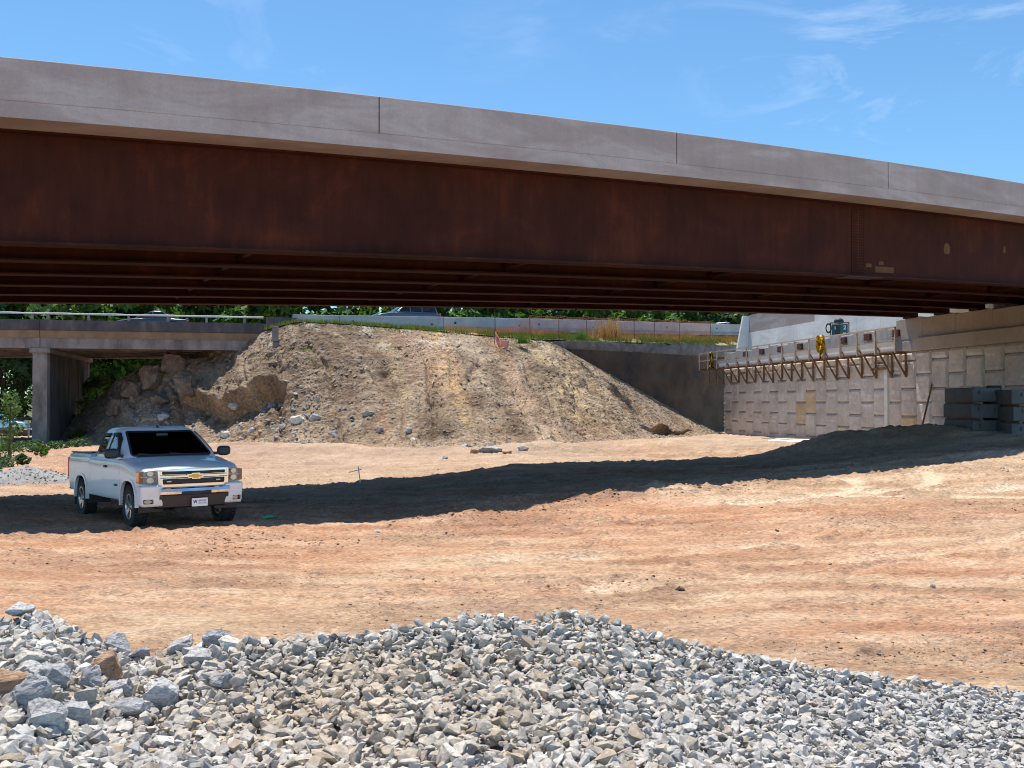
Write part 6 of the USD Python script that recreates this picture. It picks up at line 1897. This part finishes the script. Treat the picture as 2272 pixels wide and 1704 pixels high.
def _woods():
    rg = np.random.default_rng(91)
    # the far wood over the highway: crowns of many trees, reading as one mass
    V, F, k = [], [], 0
    for m_i, mt in enumerate(LEAF):
        vs, fs, kk = [], [], 0
        for j in range(85 if m_i < 2 else 60):
            x = rg.uniform(-85, 75)
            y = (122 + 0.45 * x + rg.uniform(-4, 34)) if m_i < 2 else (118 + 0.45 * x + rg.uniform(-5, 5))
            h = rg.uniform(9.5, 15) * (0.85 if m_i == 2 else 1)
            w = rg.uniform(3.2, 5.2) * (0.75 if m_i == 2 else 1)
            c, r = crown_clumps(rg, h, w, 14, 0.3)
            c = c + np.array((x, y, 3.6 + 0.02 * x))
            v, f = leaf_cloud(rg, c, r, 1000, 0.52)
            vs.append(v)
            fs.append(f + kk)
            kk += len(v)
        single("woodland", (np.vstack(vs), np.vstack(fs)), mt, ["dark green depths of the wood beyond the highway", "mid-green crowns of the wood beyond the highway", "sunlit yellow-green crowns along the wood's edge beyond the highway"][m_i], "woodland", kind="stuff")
    # trees under and behind the old bridge: one of each kind, then copies
    labs = [("dark broad tree behind the guardrail at the photo's left edge", -52, 103, 12, 4.8, 0), ("dense mid-green tree between the lower road and the pier's left side", -45.5, 108, 11, 4.4, 1), ("dark tree filling the gap just right of the pier behind the traffic light", -43, 116, 13, 5.2, 0),
            ("mid-green tree behind the dark bank under the old bridge", -37, 112, 12, 4.8, 1), ("tall dark tree farthest back under the old bridge's beams", -49, 124, 15, 5.6, 0), ("bushy mid-green tree low behind the traffic light's pole", -40.5, 106, 7.0, 3.4, 1), ("broad dark tree behind the bank's shoulder under the bridge", -32, 118, 13, 5, 0), ("tree at the far left beyond the lower road", -60, 116, 14, 5.6, 1), ("yellow-green tree showing beside the bank below the beams", -39.0, 99, 6.5, 3.0, 2),
            ("shadowy tree filling the background left of the pier", -62, 128, 14, 6.5, 0), ("shadowy tree in the far background just left of the pier", -54, 131, 13, 6, 1), ("shadowy tree in the far background right of the pier", -45, 133, 14, 6, 0), ("dark tree far behind the photo's left edge", -70, 126, 13, 6, 1)]
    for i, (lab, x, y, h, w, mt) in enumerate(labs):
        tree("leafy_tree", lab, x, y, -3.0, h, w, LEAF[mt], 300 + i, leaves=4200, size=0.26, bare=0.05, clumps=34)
    # bright shrubs at the bank's foot right of the pier
    for i, (lab, u, v, Y, h, w) in enumerate((("bright green vine-covered shrub against the dark bank right of the pier", 190, 930, 76, 3.4, 1.5), ("bright low shrub at the foot of the dark bank", 182, 960, 74, 1.9, 1.0), ("bright shrub higher up beside the dark bank's edge", 215, 880, 80, 3.0, 1.5), ("small bright shrub at the lower road's edge right of the pier", 172, 975, 70, 1.2, 0.7))):
        p = at(u, v, Y)
        tree("green_shrub", lab, p[0], p[1], p[2] - h * 0.5, h, w, LEAF[2], 330 + i, leaves=1500, size=0.16, bare=0.0, clumps=14, cat="shrub")
    # weeds and a sapling on the rough ground at the left edge
    p = at(20, 1000, 50.0)
    p[2] = float(ground(p[0], p[1]))
    t = Thing("thin_sapling", "thin vine-clad sapling standing at the photo's left edge before the lower road", "tree", loc=p, local=True)
    rg = np.random.default_rng(5)
    t.add("trunk", rod((0, 0, -0.2), (0.05, 0, 2.9), 0.07, 7, 0.03), BARK)
    c = np.array([(rg.uniform(-.35, .35), rg.uniform(-.3, .3), z) for z in np.linspace(0.3, 3.0, 16)])
    t.add("crown", leaf_cloud(rg, np.vstack([c, c[-6:] + np.array((0, 0, .2))]), np.full((22, 3), 0.34) * np.array((1.1, 1, .8)), 900, 0.085), LEAF[1])
    for i, (lab, u, v, Y, h, w, mt) in enumerate((("pale-leaved young plant growing beside the pier's foot", 92, 1002, 52, 0.95, 0.42, 2), ("leafy weed below the pale young plant beside the stone heap", 55, 1022, 47, 0.5, 0.35, 0), ("grassy weeds at the photo's left edge below the sapling", 8, 1030, 45, 0.6, 0.7, 0), ("low weeds at the far-left edge on the small bank", -8, 1045, 42, 0.45, 0.6, 0))):
        p = at(u, v, Y)
        z = float(ground(p[0], p[1]))
        tree("leafy_weed", lab, p[0], p[1], z, h, w, LEAF[mt], 350 + i, leaves=520, size=0.075, bare=0.0, clumps=16, cat="plant")
    # rank growth in the dark about the pier's foot and along the road's near side
    n = 70
    x, y = rg.uniform(-37, -26.5, n), rg.uniform(52, 63, n)
    k = (y > 52 + 1.1 * (x + 37) * 0.45) & (np.abs(x / y) < 0.53)
    x, y = x[k], y[k]
    c = np.stack([x, y, ground(x, y) + 0.16], -1)
    v, f = leaf_cloud(rg, c, np.full((len(c), 3), 1.0) * rg.uniform(0.25, 0.5, (len(c), 1)) * np.array((1.2, 1.2, 0.75)), 5200, 0.085)
    single("undergrowth", (v, f), LEAF[0], "dark low weeds about the foot of the old bridge's pier", "weeds", kind="stuff")


_woods()


def blades(rg, pos, h, w, lean=0.35):
    n = len(pos)
    a = rg.uniform(0, 2 * np.pi, n)
    d = np.stack([np.cos(a), np.sin(a), 0 * a], -1)
    s = np.stack([-np.sin(a), np.cos(a), 0 * a], -1)
    hh = h * rg.uniform(0.5, 1.2, n)[:, None]
    tip = pos + d * hh * lean * rg.uniform(0, 1.3, n)[:, None] + np.array((0, 0, 1.0)) * hh
    v = np.stack([pos - s * w, pos + s * w, tip], 1).reshape(-1, 3)
    return v, np.arange(n * 3).reshape(-1, 3)


def _grass():
    rg = np.random.default_rng(17)
    def pick(n, lo, hi, thr, seed):
        a, b = rg.random(n), lo + (hi - lo) * rg.random(n)
        p = _vg[(a * (_vg.shape[0] - 1)).astype(int), (b * (_vg.shape[1] - 1)).astype(int)] + rg.normal(0, 0.06, (n, 3)) * np.array((1, 1, 0))
        return p[FBM(p * 0.6, 3, seed) > thr]
    p = pick(46000, 0.0, 0.85, 0.44, 401)
    v, f = blades(rg, p, 0.34, 0.022)
    single("green_grass", (v, f), GRASS, "rough green grass along the brow of the bank and verge", "grass", kind="stuff")
    p = pick(26000, 0.15, 0.95, 0.46, 402)
    p = p[p[:, 0] > -5]
    v, f = blades(rg, p, 0.55, 0.016)
    single("dry_grass", (v, f), DRY, "tall dry tawny grass along the orange fence", "grass", kind="stuff")
    # tufts on the bank
    n = 5200
    iu, iw = rg.integers(0, _mv.shape[0], n), rg.integers(0, _mv.shape[1], n)
    p = _mv[iu, iw]
    w_ = iw / (_mv.shape[1] - 1)
    d = np.exp(-((p[:, 0] + 15.5) / 3.2) ** 2 - ((w_ - 0.72) / 0.09) ** 2) + 0.9 * np.exp(-((p[:, 0] + 20) / 1.3) ** 2 - ((w_ - 0.42) / 0.10) ** 2) + (w_ > 0.955) * 0.8 * (p[:, 2] > 4) + 0.03
    k = rg.random(n) < d * np.clip((FBM(p * 1.3, 2, 55) - 0.42) * 6, 0, 1)
    pp = np.repeat(p[k], 8, axis=0) + rg.normal(0, 0.10, (k.sum() * 8, 3)) * np.array((1, .6, .3))
    v, f = blades(rg, pp, 0.22, 0.02)
    single("bank_weeds", (v, f), LEAF[2], "sparse green weeds sprouting on the cut bank", "weeds", kind="stuff")
    # single seed stalks and a bushy weed on the verge
    for i, (lab, u, v_, Y, h, mt, n) in enumerate((("bushy green weed in front of the orange fence", 1288, 742, 80, 0.8, LEAF[1], 260), ("tall tawny bush by a fence post above the brown wall", 1352, 728, 82, 1.6, DRY, 420), ("green weed on the brow beside the torn fence end", 1160, 752, 76, 0.7, LEAF[2], 240), ("green weed on the brow right of the marker post", 742, 728, 70, 0.7, LEAF[2], 260), ("round green tuft on the brow below the first barrier", 705, 722, 69, 0.5, LEAF[2], 200))):
        p = at(u, v_, Y)
        rg2 = np.random.default_rng(500 + i)
        t = Thing("verge_weed", lab, "plant", loc=p, local=True)
        pos = rg2.normal(0, 0.28 * h, (n, 3)) * np.array((1.2, .8, 0.0)) - np.array((0, 0, h * .5))
        t.add("stems", blades(rg2, pos, h, 0.02, 0.5), mt)


_grass()


def _left_things():
    # the lower road, a guardrail, its verge
    xs = np.linspace(-95, -34, 40)
    near = np.stack([xs, 84 + 0.10 * (xs + 40), np.full(40, -2.62)], -1)
    far = np.stack([xs, 99 + 0.10 * (xs + 40), np.full(40, -2.45)], -1)
    single("lower_road", (np.stack([near, far], 1).reshape(-1, 3), grid_faces(40, 2)[:, ::-1]), ROAD, kind="structure")
    t = Thing("guardrail", "weathered metal guardrail along the lower road's far side", "guardrail", loc=(-50, 99, -2.4))
    y = lambda x: 99.3 + 0.10 * (x + 40)
    prof = [(0.04, -0.16), (0.0, -0.10), (0.07, -0.05), (0.0, 0.0), (0.07, 0.05), (0.0, 0.10), (0.04, 0.16), (0.06, 0.16), (0.025, 0.10), (0.09, 0.05), (0.025, 0.0), (0.09, -0.05), (0.025, -0.10), (0.06, -0.16)]
    rings = [[(x, y(x) - a, -1.72 + b) for a, b in prof] for x in (-90.0, -41.5)]
    t.add("rail", sweep(prof, rings), noisy("dull_guardrail", [(0.3, (0.16, 0.13, 0.10)), (0.7, (0.26, 0.22, 0.17))], scale=2, rough=0.6, metallic=0.3))
    for x in np.arange(-60, -41.5, 1.9):
        t.add("post", box((x, y(x) + 0.10, -2.05), (0.12, 0.16, 0.95)), TIMBER)
    single("road_kerb", box((-62, 98.75 - 2.2, -2.30), (57, 0.3, 0.36), rz=0.0997), noisy("clay_stained_kerb", [(0.3, (0.34, 0.20, 0.11)), (0.7, (0.46, 0.30, 0.18))], scale=1.5, rough=0.9), kind="structure")
    single("low_wall", box((-52, 82.6 - 1.2, -2.75), (30, 0.35, 0.9), rz=0.0997), CONC_STAIN_SHADE, "low dark wall along the lower road's near side", "wall")
    # traffic signal beyond the pier
    p = at(167, 955, 96.0)
    t = Thing("traffic_signal", "traffic light on a thin pole beyond the pier, showing green", "traffic light", loc=(p[0], p[1], -2.5))
    q = at(166.5, 843, 96.0)
    t.add("pole", rod((p[0] - .02, p[1] + 0.25, -2.6), (p[0] - .02, p[1] + 0.25, q[2] + 1.2), 0.07, 10), GALV)
    h = t.add("signal_head", box((q[0], q[1] + 0.08, q[2] + 0.36), (0.36, 0.26, 1.10), ch=0.03), BLACK)
    GREEN_ON = MAT("lit_green_lamp", {"e": ("emission", {"color": (0.02, 1.0, 0.62), "strength": 5.0})}, surface="e.emission")
    for k, (dz, mt) in enumerate(((0.0, GREEN_ON), (0.36, BLACK), (0.72, BLACK))):
        t.add("lamp", rod((q[0], q[1] - 0.11, q[2] + dz), (q[0], q[1] - 0.06, q[2] + dz), 0.15, 16), mt, parent=h, label="lit green lamp" if k == 0 else None)
        t.add("visor", rod((q[0], q[1] - 0.22, q[2] + dz + 0.155), (q[0], q[1] - 0.05, q[2] + dz + 0.165), 0.05, 8), BLACK, parent=h)
    # car on the lower road at the photo's edge, sign post
    car("light_blue_car", "light blue car on the lower road at the photo's left edge", (at(3, 960, 90.0)[0], 90.0, -2.58), 0.12, 4.5, 1.75, 1.45, MAT("light_blue_car_paint", {"p": ("principled_bsdf", {"base_color": (0.22, 0.42, 0.55), "metallic": 0.3, "roughness": 0.35, "coat_weight": 1.0})}), False)
    a = at(63, 985, 79.5)
    single("delineator_post", box((a[0], a[1], -2.2), (0.10, 0.08, 1.3)), GALV, "thin grey marker post standing at the lower road's near edge left of the pier", "post")
    # small heap of pale stone at the left
    rg = np.random.default_rng(61)
    c = at(60, 1048, 38.5)
    t = Thing("small_stone_heap", "small pale grey heap of crushed stone at the photo's left edge", "gravel heap", loc=(c[0], c[1], float(ground(c[0], c[1]))))
    X, Y = np.meshgrid(np.linspace(-2.6, 2.2, 50), np.linspace(-1.6, 1.6, 34), indexing="ij")
    q = np.sqrt((X / 2.3) ** 2 + (Y / 1.5) ** 2)
    H = 0.62 * np.clip(1 - q, 0, 1) ** 0.8 + 0.12 * (FBM(np.stack([X * 1.7, Y * 1.7, 0 * X], -1), 3, 62) - 0.5) * (q < 1)
    H = H + ground(X + c[0], Y + c[1]) - 0.04 + 0.0
    P = np.stack([X + c[0], Y + c[1], H], -1)
    t.add("stone_dust", (P.reshape(-1, 3), grid_faces(50, 34)), noisy("pale_stone_dust", [(0.3, (0.22, 0.215, 0.21)), (0.7, (0.33, 0.32, 0.31))], scale=9, rough=0.95, bump=0.6, bscale=25), smooth=True)
    k = rg.integers(0, P.reshape(-1, 3).shape[0], 1300)
    pp = P.reshape(-1, 3)[k] + rg.normal(0, 0.04, (1300, 3)) * np.array((1, 1, .2))
    ok = q.ravel()[k] < 1.02
    v, f = scatter(stones(14, 9), pp[ok], 0.02 + 0.05 * rg.random(ok.sum()) ** 3.5, rg, 0.4)
    t.add("loose_stones", (v, f), GRAVEL, kind="stuff")
    for i, (u, v_, w, lab) in enumerate(((28, 1052, .55, "white flat stone at the small heap's left foot"), (48, 1046, .5, "white stone half-way up the small heap"), (25, 1007, .4, "white stone on the dark bank left of the young plant"), (42, 1006, .45, "whitish stone right of the other on the dark bank"), (66, 1052, .4, "white stone at the small heap's front"))):
        boulder("white_rock", u, v_, 37.0 if v_ > 1020 else 50.0, w, w * .7, w * .4, ROCK[3], lab, 600 + i, onto=(lambda x, y: float(ground(x, y)) + (0.18 if v_ > 1020 else 0)))
    # litter in the shade
    p = at(800, 1088, 37.0)
    z = float(ground(p[0], p[1]))
    t = Thing("surveyor_stake", "pale tilted survey stake with a cross piece at the shade's far edge", "stake", loc=(p[0], p[1], z))
    WH = plain("pale_stake", (0.62, 0.64, 0.66), rough=.7)
    t.add("upright", beam((p[0], p[1], z - .05), (p[0] - .09, p[1], z + 0.62), .05, .03), WH)
    t.add("cross_piece", beam((p[0] - .42, p[1] - .03, z + .40), (p[0] + .05, p[1] - .03, z + 0.52), .05, .03), WH)
    p = at(593, 1133, 21.2)
    z = float(ground(p[0], p[1]))
    m = trimesh.creation.cylinder(.035, .22, sections=14)
    m.apply_transform(trimesh.transformations.euler_matrix(0, 1.5, .5))
    nk = rod((.11, .055, .004), (.18, .09, .004), .014, 10)
    m = cat_([m, nk])
    m.apply_translation((p[0], p[1], z + .04))
    single("green_bottle", m, MAT("green_bottle_plastic", {"p": ("principled_bsdf", {"base_color": (0.02, 0.30, 0.16), "roughness": 0.2})}), "small green bottle lying in the shade right of the pickup", "bottle", smooth=35)
    # sticks on the bank
    for i, (u0, v0, u1, v1) in enumerate(((964, 842, 957, 856), (1283, 845, 1303, 857), (1327, 852, 1350, 862))):
        pts = _mv.reshape(-1, 3)
        ends = []
        for u, v_ in ((u0, v0), (u1, v1)):
            d = dirv(u, v_)
            d = d / d[1]
            k = np.argmin((pts[:, 0] / pts[:, 1] - d[0]) ** 2 + (pts[:, 2] / pts[:, 1] - d[2]) ** 2)
            ends.append(pts[k] + np.array((0, -.12, .12)))
        if np.linalg.norm(ends[0] - ends[1]) > 0.15:
            single("broken_stick", rod(ends[0], ends[1], .04, 6), TIMBER_PALE, ["short pale stick standing out of the middle of the bank", "pale branch lying on the bank's right shoulder, the left one", "pale branch lying on the bank's right shoulder, the right one"][i], "stick")


_left_things()
